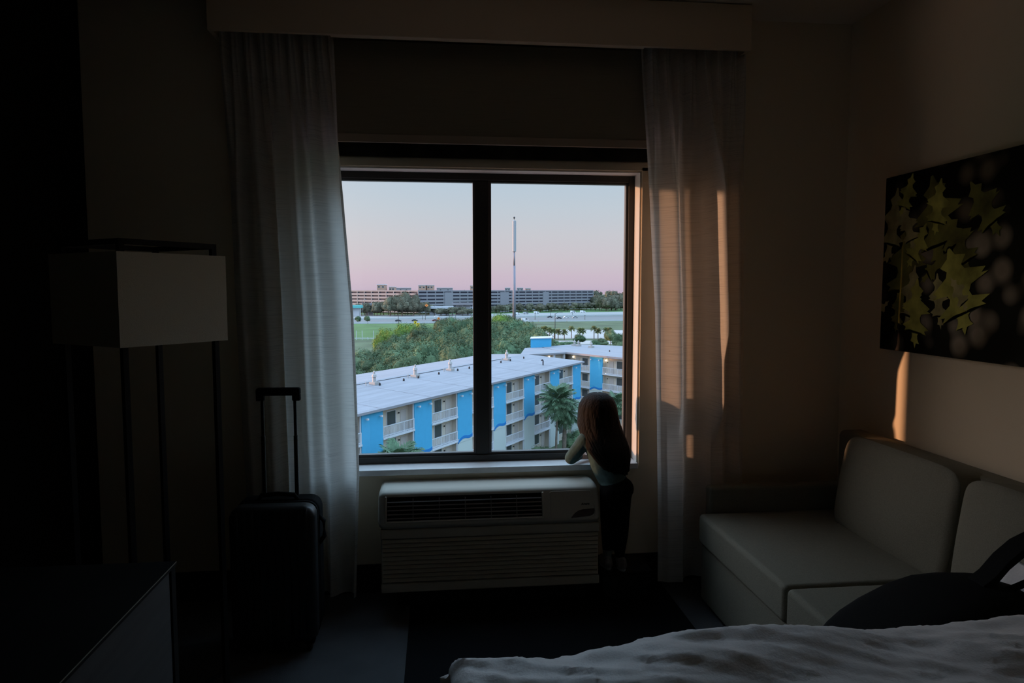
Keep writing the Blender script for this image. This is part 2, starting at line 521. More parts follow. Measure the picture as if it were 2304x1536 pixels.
# reveal lining, sill, window
r = MB().box(WX0 - .001, WX0 + .006, YB + .002, YB + .1, WZ0, WZ1).box(WX1 - .006, WX1 + .001, YB + .002, YB + .1, WZ0, WZ1)
r.box(WX0, WX1, YB + .002, YB + .1, WZ1 - .006, WZ1 + .001)
struct('trim_1', r, M['reveal'], 'white painted lining of the window recess', 'window trim')
struct('trim_2', MB().box(WX0 + .004, WX1 - .004, YB - .028, YB + .104, WZ0 - .028, WZ0 + .002), M['sill'], 'white window sill the child leans on', 'windowsill', bevel=.004)
tr = MB().box(WX1 + .004, WX1 + .07, YB - .008, YB, WZ0 - .02, WZ1 + .02)
tr.box(WX0 - .07, WX0 - .004, YB - .008, YB, WZ0 - .02, WZ1 + .02).box(WX0 - .07, WX1 + .07, YB - .008, YB, WZ1 + .004, WZ1 + .045)
struct('trim_3', tr, M['wall'], 'flat beige casing round the window recess', 'window trim')

win = props(thing('window_1', 'two-pane sliding window in a dark bronze frame', 'window', (0.2325, YB + .1, WZ0)), kind='structure')
Y0, Y1 = YB + .098, YB + .16
FT = 0.036
fr = MB().box(WX0, WX0 + .036, Y0, Y1, WZ0, WZ1).box(WX1 - .036, WX1, Y0, Y1, WZ0, WZ1)
fr.box(WX0 + .036, WX1 - .036, Y0, Y1, WZ0, WZ0 + .036).box(WX0 + .036, WX1 - .036, Y0, Y1, WZ1 - .040, WZ1)
part('window_frame', fr, M['frame'], win, world=True, bevel=.002, segs=1)
part('mullion', MB().box(0.197, 0.268, Y0 + .012, Y1, WZ0 + .036, WZ1 - .04), M['frame'], win, world=True, bevel=.003, segs=1)
for x0, x1 in ((WX0 + .036, 0.197), (0.268, WX1 - .036)):
    z0, z1 = WZ0 + .036, WZ1 - .040
    ya, yb = Y0 + .014, Y0 + .046
    sash = MB().box(x0, x0 + .012, ya, yb, z0, z1).box(x1 - .012, x1, ya, yb, z0, z1).box(x0 + .012, x1 - .012, ya, yb, z0, z0 + .014).box(x0 + .012, x1 - .012, ya, yb, z1 - .010, z1)
    so = part('sash', sash, M['bead'], win, world=True)
    part('pane', MB().box(x0 + .010, x1 - .010, Y0 + .030, Y0 + .0302, z0 + .012, z1 - .008), M['glass'], so, world=True)

# ------------------------------------------------------------------ valance, shades, curtains
VX0, VX1 = -1.016, 1.525
val = thing('valance', 'long beige box valance over the window and both curtains', 'valance', (0.25, 3.3, 2.71))
part('front_board', MB().box(VX0, VX1, 3.30, 3.32, 2.71, 2.925), M['valance'], val, world=True, bevel=.002, segs=1)
for x0, x1 in ((VX0, VX0 + .02), (VX1 - .02, VX1)):
    part('return_board', MB().box(x0, x1, 3.32, YB, 2.712, 2.925), M['valance'], val, world=True)
part('bottom_lip', MB().box(-0.48, 1.0, 3.32, 3.345, 2.712, 2.718), M['valance'], val, world=True)

sh = thing('roller_shade', 'dark roller shade drawn half down above the window', 'roller shade', (0.28, 3.44, 2.74))
part('shade_cloth', MB().box(-0.50, 1.075, 3.452, 3.4535, 2.285, 2.74), M['shade'], sh, world=True)
part('hem_bar', MB().box(-0.50, 1.075, 3.446, 3.460, 2.262, 2.302), M['hem'], sh, world=True, bevel=.003)
part('roller', MB().tube([(-0.50, 3.46, 2.78), (1.075, 3.46, 2.78)], .026, 16), M['hem'], sh, world=True)
sh2 = thing('blackout_shade', 'mottled near-black blackout shade showing below the hem of the roller shade', 'roller shade', (0.28, 3.475, 2.74))
part('shade_cloth', MB().box(-0.50, 1.075, 3.475, 3.4765, 2.200, 2.74), M['shade_print'], sh2, world=True)
part('roller', MB().tube([(-0.50, 3.468, 2.85), (1.075, 3.468, 2.85)], .022, 16), M['hem'], sh2, world=True)

def lerp_tab(tab, z):
    for (z0, a), (z1, b) in zip(tab, tab[1:]):
        if z0 >= z >= z1:
            t = (z0 - z) / (z0 - z1)
            return a + (b - a) * t
    return tab[-1][1] if z < tab[-1][0] else tab[0][1]

def catmull(pts, u):
    n = len(pts) - 1
    t = u * n
    k = min(int(t), n - 1); f = t - k
    p0, p1, p2, p3 = pts[max(k - 1, 0)], pts[k], pts[k + 1], pts[min(k + 2, n)]
    def c(a, b, c_, d):
        return .5 * (2 * b + (c_ - a) * f + (2 * a - 5 * b + 4 * c_ - d) * f * f + (3 * b - a - 3 * c_ + d) * f ** 3)
    return tuple(c(p0[i], p1[i], p2[i], p3[i]) for i in range(2))

def curtain(label, inner, outer, plan, seed, nf=8, crest=None):
    """plan: hanging folds as (fraction from the outer edge to the inner edge, distance from the room), soft pleats near the top"""
    NU, NV = 220, 64
    rows = []
    zt, zb = 2.80, 0.05
    for j in range(NV + 1):
        v = j / NV
        z = zt + (zb - zt) * v
        xi, xo = lerp_tab(inner, z), lerp_tab(outer, z)
        k = max(0.0, min(1.0, (2.72 - z) / .75)); k = k * k * (3 - 2 * k)
        row = []
        for i in range(NU + 1):
            u = i / NU
            fx, fy = catmull(plan, u)
            pleat = 3.395 + .026 * math.cos(2 * PI * nf * u + seed) - .012 * math.cos(4 * PI * nf * u + seed)
            if crest:
                e = max(0.0, min(1.0, (z - 1.20) / .14))
                fy -= .055 * e * math.exp(-((fx - crest) / .035) ** 2)          # this fold is pushed out above sofa height to block the sunbeam
                fy += max(0.0, 3.335 - fy) * max(0.0, min(1.0, (.98 - z) / .22))  # and drawn back lower down, off a stray sunlit patch and the sofa arm
            y = pleat * (1 - k) + fy * k
            x_ = (u * (1 - k) + fx * k)
            sway = .005 * math.sin(5 * v + u * 9 + seed) * v + .004 * noise.noise(Vector((u * 5, v * 2.2, seed)))
            row.append((xo + (xi - xo) * x_ + sway, y + sway * .7, z))
        rows.append(row)
    root = thing('curtain', label, 'curtain', ((lerp_tab(inner, 0) + lerp_tab(outer, 0)) / 2, 3.39, 0))
    part('curtain_cloth', MB().grid(rows), M['curtain'], root, smooth=True, world=True)
    hem = [[(x, y - .0012, z) for (x, y, z) in r] for r in rows[-3:]]
    part('bottom_hem', MB().grid(hem), M['curtain'], root, smooth=True, world=True)
    return root

curtain('pale sheer curtain left of the window, glowing blue along its inner edge',
        [(2.8, -.478), (2.08, -.445), (1.44, -.405), (.66, -.385), (.05, -.405)], [(2.8, -.99), (1.4, -.965), (.05, -.94)],
        [(0, 3.45), (.05, 3.40), (.10, 3.385), (.15, 3.46), (.20, 3.46), (.245, 3.39), (.29, 3.385), (.33, 3.46), (.375, 3.475), (.405, 3.40), (.42, 3.375),
         (.52, 3.385), (.57, 3.41), (.62, 3.395), (.70, 3.415), (.735, 3.38), (.75, 3.345), (.80, 3.36), (.86, 3.395), (.92, 3.40), (.965, 3.385), (1.0, 3.35), (.985, 3.325)], 3)
curtain('pale sheer curtain right of the window, catching orange sun',
        [(2.8, 1.003), (2.1, 1.040), (1.44, 1.081), (.458, 1.108), (.05, 1.115)], [(2.8, 1.545), (1.4, 1.585), (.05, 1.61)],
        [(0, 3.44), (.05, 3.40), (.10, 3.37), (.16, 3.43), (.22, 3.43), (.28, 3.36), (.34, 3.32), (.375, 3.255), (.397, 3.222), (.42, 3.25), (.46, 3.37), (.54, 3.41), (.62, 3.41),
         (.69, 3.38), (.745, 3.315), (.775, 3.287), (.792, 3.287), (.83, 3.303), (.90, 3.335), (.94, 3.347), (.965, 3.352), (1.0, 3.353)], 1, crest=.397)

# ------------------------------------------------------------------ wall air conditioner
ac = thing('air_conditioner', 'cream wall air conditioner under the window sill', 'air conditioner', (0.25, 3.38, 0.095))
AX0, AX1 = -0.292, 0.790
# upper casing, profile in y,z (front is small y)
prof = [(3.488, .40), (3.488, .583), (3.340, .583), (3.300, .579), (3.284, .566), (3.244, .428), (3.256, .412), (3.29, .40)]
def rounded_case(prof, x0, x1):
    mb = MB()
    n = len(prof)
    cols = [(x0, .030), (x0 + .006, .012), (x0 + .020, .002), (x0 + .036, 0), (x1 - .036, 0), (x1 - .020, .002), (x1 - .006, .012), (x1, .030)]
    vs = []
    for x, d in cols:
        for y, z in prof:
            vs.append((x, y + (d if y < 3.45 else 0), z - (d * .8 if z > .56 else 0) + (d * .8 if z < .43 and y < 3.3 else 0)))
    fs = [tuple(range(n)), tuple(reversed(range((len(cols) - 1) * n, len(cols) * n)))]
    for i in range(len(cols) - 1):
        for k in range(n):
            k2 = (k + 1) % n
            fs.append((i * n + k2, i * n + k, (i + 1) * n + k, (i + 1) * n + k2))
    return mb.add(vs, fs)
part('upper_case', rounded_case(prof, AX0, AX1), M['ac'], ac, world=True, bevel=.004)
def tiltv(v):
    return Vector((v[0], v[1] + (v[2] - .428) * (.040 / .138), v[2]))
def tilt(mb):
    mb.v = [tuple(tiltv(v)) for v in mb.v]
    return mb
gx0, gx1, gz0, gz1 = -0.250, 0.500, 0.450, 0.560
part('grille_opening', tilt(MB().box(gx0, gx1, 3.2435, 3.2475, gz0, gz1)), M['ac_dark'], ac, world=True, bevel=.0015, segs=1)
rim = MB()
for b in ((gx0 - .009, gx0, gz0 - .008, gz1 + .002), (gx1, gx1 + .009, gz0 - .008, gz1 + .002), (gx0, gx1, gz0 - .008, gz0)):
    rim.box(b[0], b[1], 3.2385, 3.2475, b[2], b[3])
part('grille_rim', tilt(rim), M['ac'], ac, world=True, bevel=.003)
for k in range(5):
    z = gz1 - .026 - k * .0185
    part('louver', tilt(MB().prism_x([(3.2400, z), (3.2435, z + .003), (3.2435, z + .0045), (3.2400, z + .0015)], gx0 + .003, gx1 - .003)), M['ac_slat'], ac, world=True)
for k in range(5):
    x = gx0 + (k + 1) * (gx1 - gx0) / 6
    part('louver_bar', tilt(MB().box(x - .0018, x + .0018, 3.2385, 3.2437, gz0 + .002, gz1 - .010)), M['ac_slat'], ac, world=True)
# control door
dx0, dx1, dz0, dz1 = 0.540, 0.752, 0.438, 0.565
outl = [(dx0, dz0), (dx1 - .018, dz0 - .004), (dx1 + .004, dz0 + .006), (dx1 + .010, dz0 + .028), (dx1 - .006, dz1 - .008), (dx1 - .014, dz1 - .002), (dx0 + .008, dz1 - .001), (dx0, dz1 - .008)]
gap = [(x + (.0022 if x > .64 else -.0022), z + (.0022 if z > .5 else -.0022)) for x, z in outl]
cd = part('control_door', tilt(MB().prism_y(outl, 3.2425, 3.2475)), M['ac'], ac, world=True, bevel=.0012, segs=1)
part('door_gap', tilt(MB().prism_y(gap, 3.2445, 3.2472)), M['ac_slat'], cd, world=True)
sw = [(0.640, .4385), (0.652, .452), (0.664, .463), (0.680, .4715), (0.700, .4765), (0.758, .4795), (0.760, .470), (0.757, .458), (0.746, .449), (0.730, .4445)]
part('hand_pull', tilt(MB().prism_y(sw, 3.2405, 3.2427)), M['ac_swoosh'], cd, world=True)
tc = bpy.data.curves.new('logo', 'FONT')
tc.body = 'Amana'
tc.size = 0.021
tc.shear = 0.25
tc.extrude = 0.0006
tc.offset = 0.0006
tmp = bpy.data.objects.new('logo_curve', tc)
COL.objects.link(tmp)
lm = bpy.data.meshes.new_from_object(tmp.evaluated_get(bpy.context.evaluated_depsgraph_get()))
bpy.data.objects.remove(tmp)
lm.materials.clear(); lm.materials.append(M['ink'])
inv = wroot(cd).inverted()
xs = [v.co.x for v in lm.vertices]
sx = .042 / (max(xs) - min(xs))
for v in lm.vertices:
    v.co = inv @ tiltv(Vector((0.694 + v.co.x * sx, 3.2418 - v.co.z, 0.4965 + v.co.y * .62 + v.co.x * .02)))
link('lettering', lm, cd)
# lower front with horizontal slats
part('lower_case', MB().box(AX0 + .012, AX1 - .004, 3.275, 3.488, 0.098, 0.412), M['ac_low'], ac, world=True, bevel=.008)
part('front_band', MB().box(AX0 + .012, AX1 - .004, 3.252, 3.275, 0.362, 0.408), M['ac_low'], ac, world=True, bevel=.006)
for k in range(10):
    z1 = .357 - k * .0212
    part('front_slat', MB().prism_x([(3.276, z1), (3.262, z1), (3.250, z1 - .0130), (3.256, z1 - .0150), (3.276, z1 - .0150)], AX0 + .020, AX1 - .012), M['ac_low'], ac, world=True)
part('bottom_band', MB().box(AX0 + .012, AX1 - .004, 3.252, 3.275, 0.098, 0.142), M['ac_low'], ac, world=True, bevel=.006)
part('subbase', MB().box(AX0 + .1, AX1 - .06, 3.33, 3.486, 0.0, 0.098), M['ac_dark'], ac, world=True)

# ------------------------------------------------------------------ suitcase
sc_ = thing('suitcase', 'black ribbed cabin suitcase with its handle pulled up beside the left curtain', 'suitcase', (-0.70, 3.02, 0), math.radians(-1))
W2, D2, ZB, ZT = 0.178, 0.105, 0.045, 0.640
def rounded_rect(x0, x1, z0, z1, r, n=5):
    pts = []
    for cx, cz, a0 in ((x1 - r, z0 + r, -PI / 2), (x1 - r, z1 - r, 0), (x0 + r, z1 - r, PI / 2), (x0 + r, z0 + r, PI)):
        for k in range(n + 1):
            a = a0 + PI / 2 * k / n
            pts.append((cx + r * math.cos(a), cz + r * math.sin(a)))
    return pts
part('rear_shell', MB().prism_y(rounded_rect(-W2, W2, ZB, ZT, .05), .004, D2), M['soft_black'], sc_, bevel=.02, segs=3)
part('zip_band', MB().prism_y(rounded_rect(-W2 + .003, W2 - .003, ZB + .003, ZT - .003, .048), -.012, .006), M['soft_black'], sc_, bevel=.003)
part('front_shell', MB().prism_y(rounded_rect(-W2, W2, ZB, ZT, .05), -D2, -.012), M['shell'], sc_, bevel=.028, segs=4)
for k in range(10):
    x = -W2 + .036 + k * (2 * W2 - .072) / 9
    part('shell_rib', MB().tube([(x, -D2 + .020, ZT - .012), (x, -D2 + .006, ZT - .022), (x, -D2 - .001, ZT - .045), (x, -D2 - .001, ZB + .045), (x, -D2 + .008, ZB + .022)], .0075, 6), M['shell'], sc_, smooth=True)
for x in (-.07, .07):
    part('handle_pole', MB().box(x - .008, x + .008, .065, .081, ZT - .01, 0.91).box(x - .0062, x + .0062, .0668, .0792, .91, 1.09), M['handle'], sc_, bevel=.002, segs=1)
part('handle_grip', MB().prism_y(rounded_rect(-.094, .094, 1.088, 1.122, .010), .058, .088).box(-.094, -.060, .060, .086, 1.065, 1.095).box(.060, .094, .060, .086, 1.065, 1.095), M['soft_black'], sc_, bevel=.004)
part('top_handle', MB().tube([(-.085, 0.02, ZT - .005), (-.07, 0.02, ZT + .018), (0, .02, ZT + .024), (.07, .02, ZT + .018), (.085, .02, ZT - .005)], .010, 8), M['soft_black'], sc_, smooth=True)
part('side_handle', MB().tube([(W2 - .005, .02, .56), (W2 + .016, .02, .54), (W2 + .018, .02, .47), (W2 - .005, .02, .44)], .010, 8), M['soft_black'], sc_, smooth=True)
for x in (-.14, .14):
    for y in (-.06, .06):
        wh = part('wheel_housing', MB().box(x - .022, x + .022, y - .022, y + .022, .030, .060), M['soft_black'], sc_, bevel=.006)
        mbw = MB()
        mbw.tube([(x - .010, y, .0225), (x + .010, y, .0225)], .0225, 14)
        part('wheel', mbw, M['ac_dark'], wh)

# ------------------------------------------------------------------ floor lamp
LA = math.radians(36.0)
lu = Vector((math.sin(LA), math.cos(LA), 0))      # along the right face
lv = Vector((-math.cos(LA), math.sin(LA), 0))     # along the left face
S = 0.40
LN = Vector((-1.003, 2.30, 0))
LC = LN + lu * S / 2 + lv * S / 2
lamp = thing('floor_lamp', 'four-legged black floor lamp with a square linen shade', 'lamp', (LC.x, LC.y, 0), PI / 2 - LA)
ZS0, ZS1 = 1.366, 1.672
h2 = S / 2
# shade: open box with thin walls
shd = MB()
t_ = .004
shd.box(-h2, h2, -h2, -h2 + t_, ZS0, ZS1).box(-h2, h2, h2 - t_, h2, ZS0, ZS1).box(-h2, -h2 + t_, -h2 + t_, h2 - t_, ZS0, ZS1).box(h2 - t_, h2, -h2 + t_, h2 - t_, ZS0, ZS1)
so = part('lamp_shade', shd, M['lamp_shade'], lamp)
part('shade_spider', MB().box(-h2 + .004, h2 - .004, -.004, .004, ZS1 - .03, ZS1 - .024).box(-.004, .004, -h2 + .004, h2 - .004, ZS1 - .03, ZS1 - .024), M['lamp_frame'], so)
lg = h2 - .030
for sx in (-1, 1):
    for sy in (-1, 1):
        part('leg', MB().box(sx * lg - .009, sx * lg + .009, sy * lg - .009, sy * lg + .009, 0, 1.715), M['lamp_frame'], lamp)
tp = MB()
for s_ in (-1, 1):
    tp.box(-lg - .009, lg + .009, s_ * lg - .009, s_ * lg + .009, 1.697, 1.715)
    tp.box(s_ * lg - .009, s_ * lg + .009, -lg + .009, lg - .009, 1.697, 1.715)
part('top_ring', tp, M['lamp_frame'], lamp)
bt = MB()
for s_ in (-1, 1):
    bt.box(-lg + .009, lg - .009, s_ * lg - .006, s_ * lg + .006, .10, .112)
part('stretcher', bt, M['lamp_frame'], lamp)
part('bulb', MB().ball((0, 0, 1.52), (.03, .03, .04)).tube([(0, 0, 1.55), (0, 0, 1.645)], .012, 8), M['sill'], lamp, smooth=True)

# ------------------------------------------------------------------ desk (far end of a long low cabinet)
DX0, DX1, DY0, DY1, DZ = XL + .005, -0.775, -0.4, 2.08, 0.75
dk = thing('desk_cabinet', 'long near-black desk cabinet with grey front at lower left', 'cabinet', ((DX0 + DX1) / 2, 1.0, 0))
part('worktop', MB().box(DX0, DX1, DY0, DY1, DZ - .012, DZ), M['desk_top'], dk, world=True)
part('edge_strip', MB().box(DX1, DX1 + .0012, DY0, DY1 - .001, DZ - .0025, DZ), M['edge_band'], dk, world=True)
part('carcass', MB().box(DX0, DX1 - .03, DY0 + .03, DY1 - .03, 0.06, DZ - .014), M['desk_top'], dk, world=True)
part('end_panel', MB().box(DX0, DX1 - .004, DY1 - .03, DY1, 0, DZ - .014), M['desk_top'], dk, world=True)
for k in range(3):
    y1 = DY1 - .036 - k * .80
    dr = part('door', MB().box(DX1 - .03, DX1 - .008, y1 - .795, y1, .07, DZ - .016), M['desk_front'], dk, world=True, bevel=.002, segs=1)
    part('handle', MB().tube([(DX1 - .012, y1 - .74, .46), (DX1 + .012, y1 - .74, .46), (DX1 + .012, y1 - .74, .62), (DX1 - .012, y1 - .74, .62)], .005, 6), M['lamp_frame'], dr, world=True)

# ------------------------------------------------------------------ sofa
sf = thing('sofa', 'grey-olive two-seat sofa against the right wall', 'sofa', (1.72, 2.45, 0))
SY0, SY1 = 1.61, 3.29
part('base', MB().box(1.335, 2.125, SY0 + .09, SY1 - .075, 0.03, 0.285), M['sofa'], sf, world=True, bevel=.015)
part('front_skirt', MB().box(1.290, 1.338, SY0 + .09, SY1 - .075, 0.02, 0.300), M['sofa'], sf, world=True, bevel=.012)
for y0, y1 in ((SY1 - .075, SY1), (SY0, SY0 + .075)):
    part('arm', MB().box(1.335, 2.13, y0, y1, 0.03, 0.575), M['sofa'], sf, world=True, bevel=.018, segs=3)
part('back_frame', MB().box(2.02, 2.155, SY0, SY1 - .02, 0.10, 0.845), M['sofa'], sf, world=True, bevel=.03, segs=3)

def cushion(x0, x1, y0, y1, z0, z1, puff, axis, seed, n=18):
    """soft pillow: box grid whose big faces bulge; axis = thin axis"""
    mb = MB()
    def sq(a):      # rounded box mapping
        return a
    bm = bmesh.new()
    bmesh.ops.create_cube(bm, size=2.0)
    bmesh.ops.subdivide_edges(bm, edges=bm.edges[:], cuts=n, use_grid_fill=True)
    cx, cy, cz = (x0 + x1) / 2, (y0 + y1) / 2, (z0 + z1) / 2
    hx, hy, hz = (x1 - x0) / 2, (y1 - y0) / 2, (z1 - z0) / 2
    for v in bm.verts:
        p = v.co
        q = [p.x, p.y, p.z]
        a, b = [i for i in range(3) if i != axis]
        ra, rb = q[a], q[b]
        dome = (1 - abs(ra) ** 3.2) * (1 - abs(rb) ** 3.2)
        q[axis] = q[axis] * (1 - puff + puff * dome * 1.0) if True else q[axis]
        # rounded corners in plan
        k = max(abs(ra), abs(rb))
        if k > 0:
            rr = (abs(ra) ** 7 + abs(rb) ** 7) ** (1 / 7)
            f = k / rr
            q[a] *= f; q[b] *= f
        w_ = Vector((cx + q[0] * hx, cy + q[1] * hy, cz + q[2] * hz))
        nn = noise.noise(Vector((w_.x * 6 + seed, w_.y * 6, w_.z * 6))) * .006
        edge = max(abs(ra), abs(rb))
        wr = math.sin((w_.y if axis == 0 else w_.x) * 90 + seed + 3 * nn * 100) * .0022 * max(0, (edge - .55) / .45)
        off = [0, 0, 0]; off[axis] = (nn + wr) * (1 if q[axis] > 0 else -1)
        v.co = w_ + Vector(off)
    mb.v = [tuple(v.co) for v in bm.verts]
    bm.verts.index_update()
    mb.f = [tuple(v.index for v in f.verts) for f in bm.faces]
    mb.mi = [0] * len(mb.f)
    bm.free()
    return mb

def lean(mb, px, pz, ang):
    c, s = math.cos(ang), math.sin(ang)
    mb.v = [(px + (x - px) * c + (z - pz) * s, y, pz - (x - px) * s + (z - pz) * c) for x, y, z in mb.v]
    return mb
for (y0, y1), sd in (((2.362, SY1 - .078), 1), ((1.688, 2.352), 2)):
    part('seat_cushion', MB().box(1.272, 2.02, y0, y1, 0.302, 0.452), M['sofa'], sf, world=True, bevel=.022, segs=4)
for (y0, y1), sd in (((2.318, 3.05), 4), ((1.690, 2.298), 9)):
    mb = cushion(1.835, 2.045, y0, y1, .430, .875, .38, 0, sd)
    part('back_cushion', lean(mb, 1.90, .44, math.radians(8)), M['sofa'], sf, smooth=True, world=True)

# ------------------------------------------------------------------ canvas with oak leaves
cv = thing('canvas_print', 'large frameless canvas print of yellow-green oak leaves over the sofa', 'canvas print', (2.145, 2.33, 1.27))
CY0, CY1, CZ0, CZ1 = 1.55, 3.11, 1.268, 2.078
CXF = 2.122
def canvas_mat():
    m = mat('blurred_forest_print', (0.05, 0.05, 0.04), 0.85, spec=0.1)
    t = m.node_tree
    b = t.nodes['Principled BSDF']
    co = t.nodes.new('ShaderNodeTexCoord')
    vo = t.nodes.new('ShaderNodeTexVoronoi'); vo.feature = 'SMOOTH_F1'
    vo.inputs['Scale'].default_value = 8.5
    vo.inputs['Smoothness'].default_value = 0.5
    t.links.new(co.outputs['Object'], vo.inputs['Vector'])
    rp = t.nodes.new('ShaderNodeValToRGB')
    rp.color_ramp.elements[0].position = 0.22; rp.color_ramp.elements[0].color = (0.55, 0.48, 0.42, 1)
    rp.color_ramp.elements[1].position = 0.50; rp.color_ramp.elements[1].color = (0.025, 0.028, 0.022, 1)
    t.links.new(vo.outputs['Distance'], rp.inputs[0])
    nz = t.nodes.new('ShaderNodeTexNoise'); nz.inputs['Scale'].default_value = 2.2; nz.inputs['Detail'].default_value = 1
    t.links.new(co.outputs['Object'], nz.inputs['Vector'])
    r2 = t.nodes.new('ShaderNodeValToRGB')
    r2.color_ramp.elements[0].position = 0.42; r2.color_ramp.elements[0].color = (0.30, 0.28, 0.22, 1)
    r2.color_ramp.elements[1].position = 0.62; r2.color_ramp.elements[1].color = (1, 1, 0.95, 1)
    t.links.new(nz.outputs['Fac'], r2.inputs[0])
    mx = t.nodes.new('ShaderNodeMix'); mx.data_type = 'RGBA'; mx.blend_type = 'MULTIPLY'
    mx.inputs['Factor'].default_value = 1
    t.links.new(rp.outputs[0], mx.inputs['A']); t.links.new(r2.outputs[0], mx.inputs['B'])
    # the left part of the print is near black behind the leaves
    sp = t.nodes.new('ShaderNodeSeparateXYZ'); t.links.new(co.outputs['Object'], sp.inputs[0])
    mr = t.nodes.new('ShaderNodeMapRange')
    mr.inputs['From Min'].default_value = 0.72; mr.inputs['From Max'].default_value = 0.22
    mr.inputs['To Min'].default_value = 0.06; mr.inputs['To Max'].default_value = 1.0
    t.links.new(sp.outputs['Y'], mr.inputs['Value'])
    m2 = t.nodes.new('ShaderNodeMix'); m2.data_type = 'RGBA'; m2.blend_type = 'MULTIPLY'; m2.inputs['Factor'].default_value = 1
    t.links.new(mx.outputs['Result'], m2.inputs['A']); t.links.new(mr.outputs[0], m2.inputs['B'])
    t.links.new(m2.outputs['Result'], b.inputs['Base Color'])
    return m
part('canvas', MB().box(CXF, 2.164, CY0, CY1, CZ0, CZ1), canvas_mat(), cv, world=True, bevel=.003)
M['print_leaf_a'] = mat('printed_yellow_green', (0.42, 0.42, 0.10), 0.85, var=0.45, scale=12)
M['print_leaf_b'] = mat('printed_olive', (0.17, 0.17, 0.04), 0.85, var=0.5, scale=10)
M['print_leaf_c'] = mat('printed_pale_leaf', (0.40, 0.37, 0.18), 0.85, var=0.4, scale=14)
def oak_leaf(cy, cz, ln, ang, wd=0.42, layer=0):
    """pointed-lobed oak outline in the canvas plane; ang = direction of the tip, 0 = down"""
    half = [(0.0, 0.03), (0.10, 0.10), (0.16, 0.30), (0.24, 0.17), (0.30, 0.22), (0.40, 0.62), (0.44, 0.52), (0.46, 0.66), (0.50, 0.28), (0.56, 0.22),
            (0.62, 0.26), (0.70, 0.60), (0.73, 0.42), (0.78, 0.50), (0.75, 0.20), (0.81, 0.12), (0.86, 0.13), (0.92, 0.20), (0.92, 0.06)]
    pts = [(-w * wd, t) for t, w in half] + [(0.0, 1.0)] + [(w * wd * .9, t * .985) for t, w in reversed(half)]
    ca, sa = math.cos(ang), math.sin(ang)
    n = len(pts)
    vs = []
    x = CXF - .0012 - .0006 * layer
    bend = 0.10 * math.sin(cy * 50)
    for a, t in pts:
        a = a * ln + bend * ln * t * t; t = t * ln
        vs.append((x, cy + a * ca + t * sa, cz - t * ca + a * sa))
    vs = [(p[0], min(p[1], CY1 - .004), min(max(p[2], CZ0 + .004), CZ1 - .004)) for p in vs]
    mb = MB()
    # strip triangulation along the midrib
    k = len(half)
    mids = []
    for i in range(k):
        t = half[i][0] * ln
        b_ = bend * ln * half[i][0] ** 2
        mids.append((x, min(cy + b_ * ca + t * sa, CY1 - .006), min(max(cz - t * ca + b_ * sa, CZ0 + .006), CZ1 - .006)))
    allv = vs + mids
    fs = []
    for i in range(k - 1):
        fs.append((i, n + i, n + i + 1, i + 1))
        j = n - 1 - i
        fs.append((n + i, j, j - 1, n + i + 1))
    fs.append((k - 1, n + k - 1, k)); fs.append((n + k - 1, k + 1, k))
    return mb.add(allv, fs)
leaves = [(2.93, 1.86, .42, .05, .5, 'print_leaf_b', 0), (3.02, 2.02, .34, .15, .45, 'print_leaf_c', 0), (2.80, 2.04, .40, -.25, .6, 'print_leaf_b', 1),
          (2.88, 1.66, .30, .2, .4, 'print_leaf_c', 1), (2.70, 1.86, .30, -.5, .5, 'print_leaf_b', 2), (2.64, 1.74, .26, .9, .3, 'print_leaf_b', 2),
          (2.86, 1.60, .31, .10, .48, 'print_leaf_a', 3), (2.74, 1.62, .24, -.06, .40, 'print_leaf_c', 3), (2.68, 1.72, .37, -.40, .70, 'print_leaf_a', 4),
          (3.05, 1.50, .14, .9, .3, 'print_leaf_c', 1), (3.03, 1.72, .13, 1.2, .3, 'print_leaf_c', 1), (2.92, 2.07, .20, .3, .5, 'print_leaf_a', 2),
          (2.58, 1.98, .28, -.6, .5, 'print_leaf_b', 2), (2.97, 1.93, .22, -.3, .45, 'print_leaf_c', 3), (2.74, 2.02, .24, .2, .5, 'print_leaf_a', 3), (2.82, 1.84, .22, .5, .5, 'print_leaf_a', 2), (2.66, 1.60, .17, -.7, .4, 'print_leaf_c', 5), (2.97, 1.55, .20, .2, .4, 'print_leaf_b', 2)]
for (cy, cz, ln, an, wd, mk, ly) in leaves:
    part('printed_leaf', oak_leaf(cy, cz, ln, an, wd, ly), M[mk], cv, world=True)

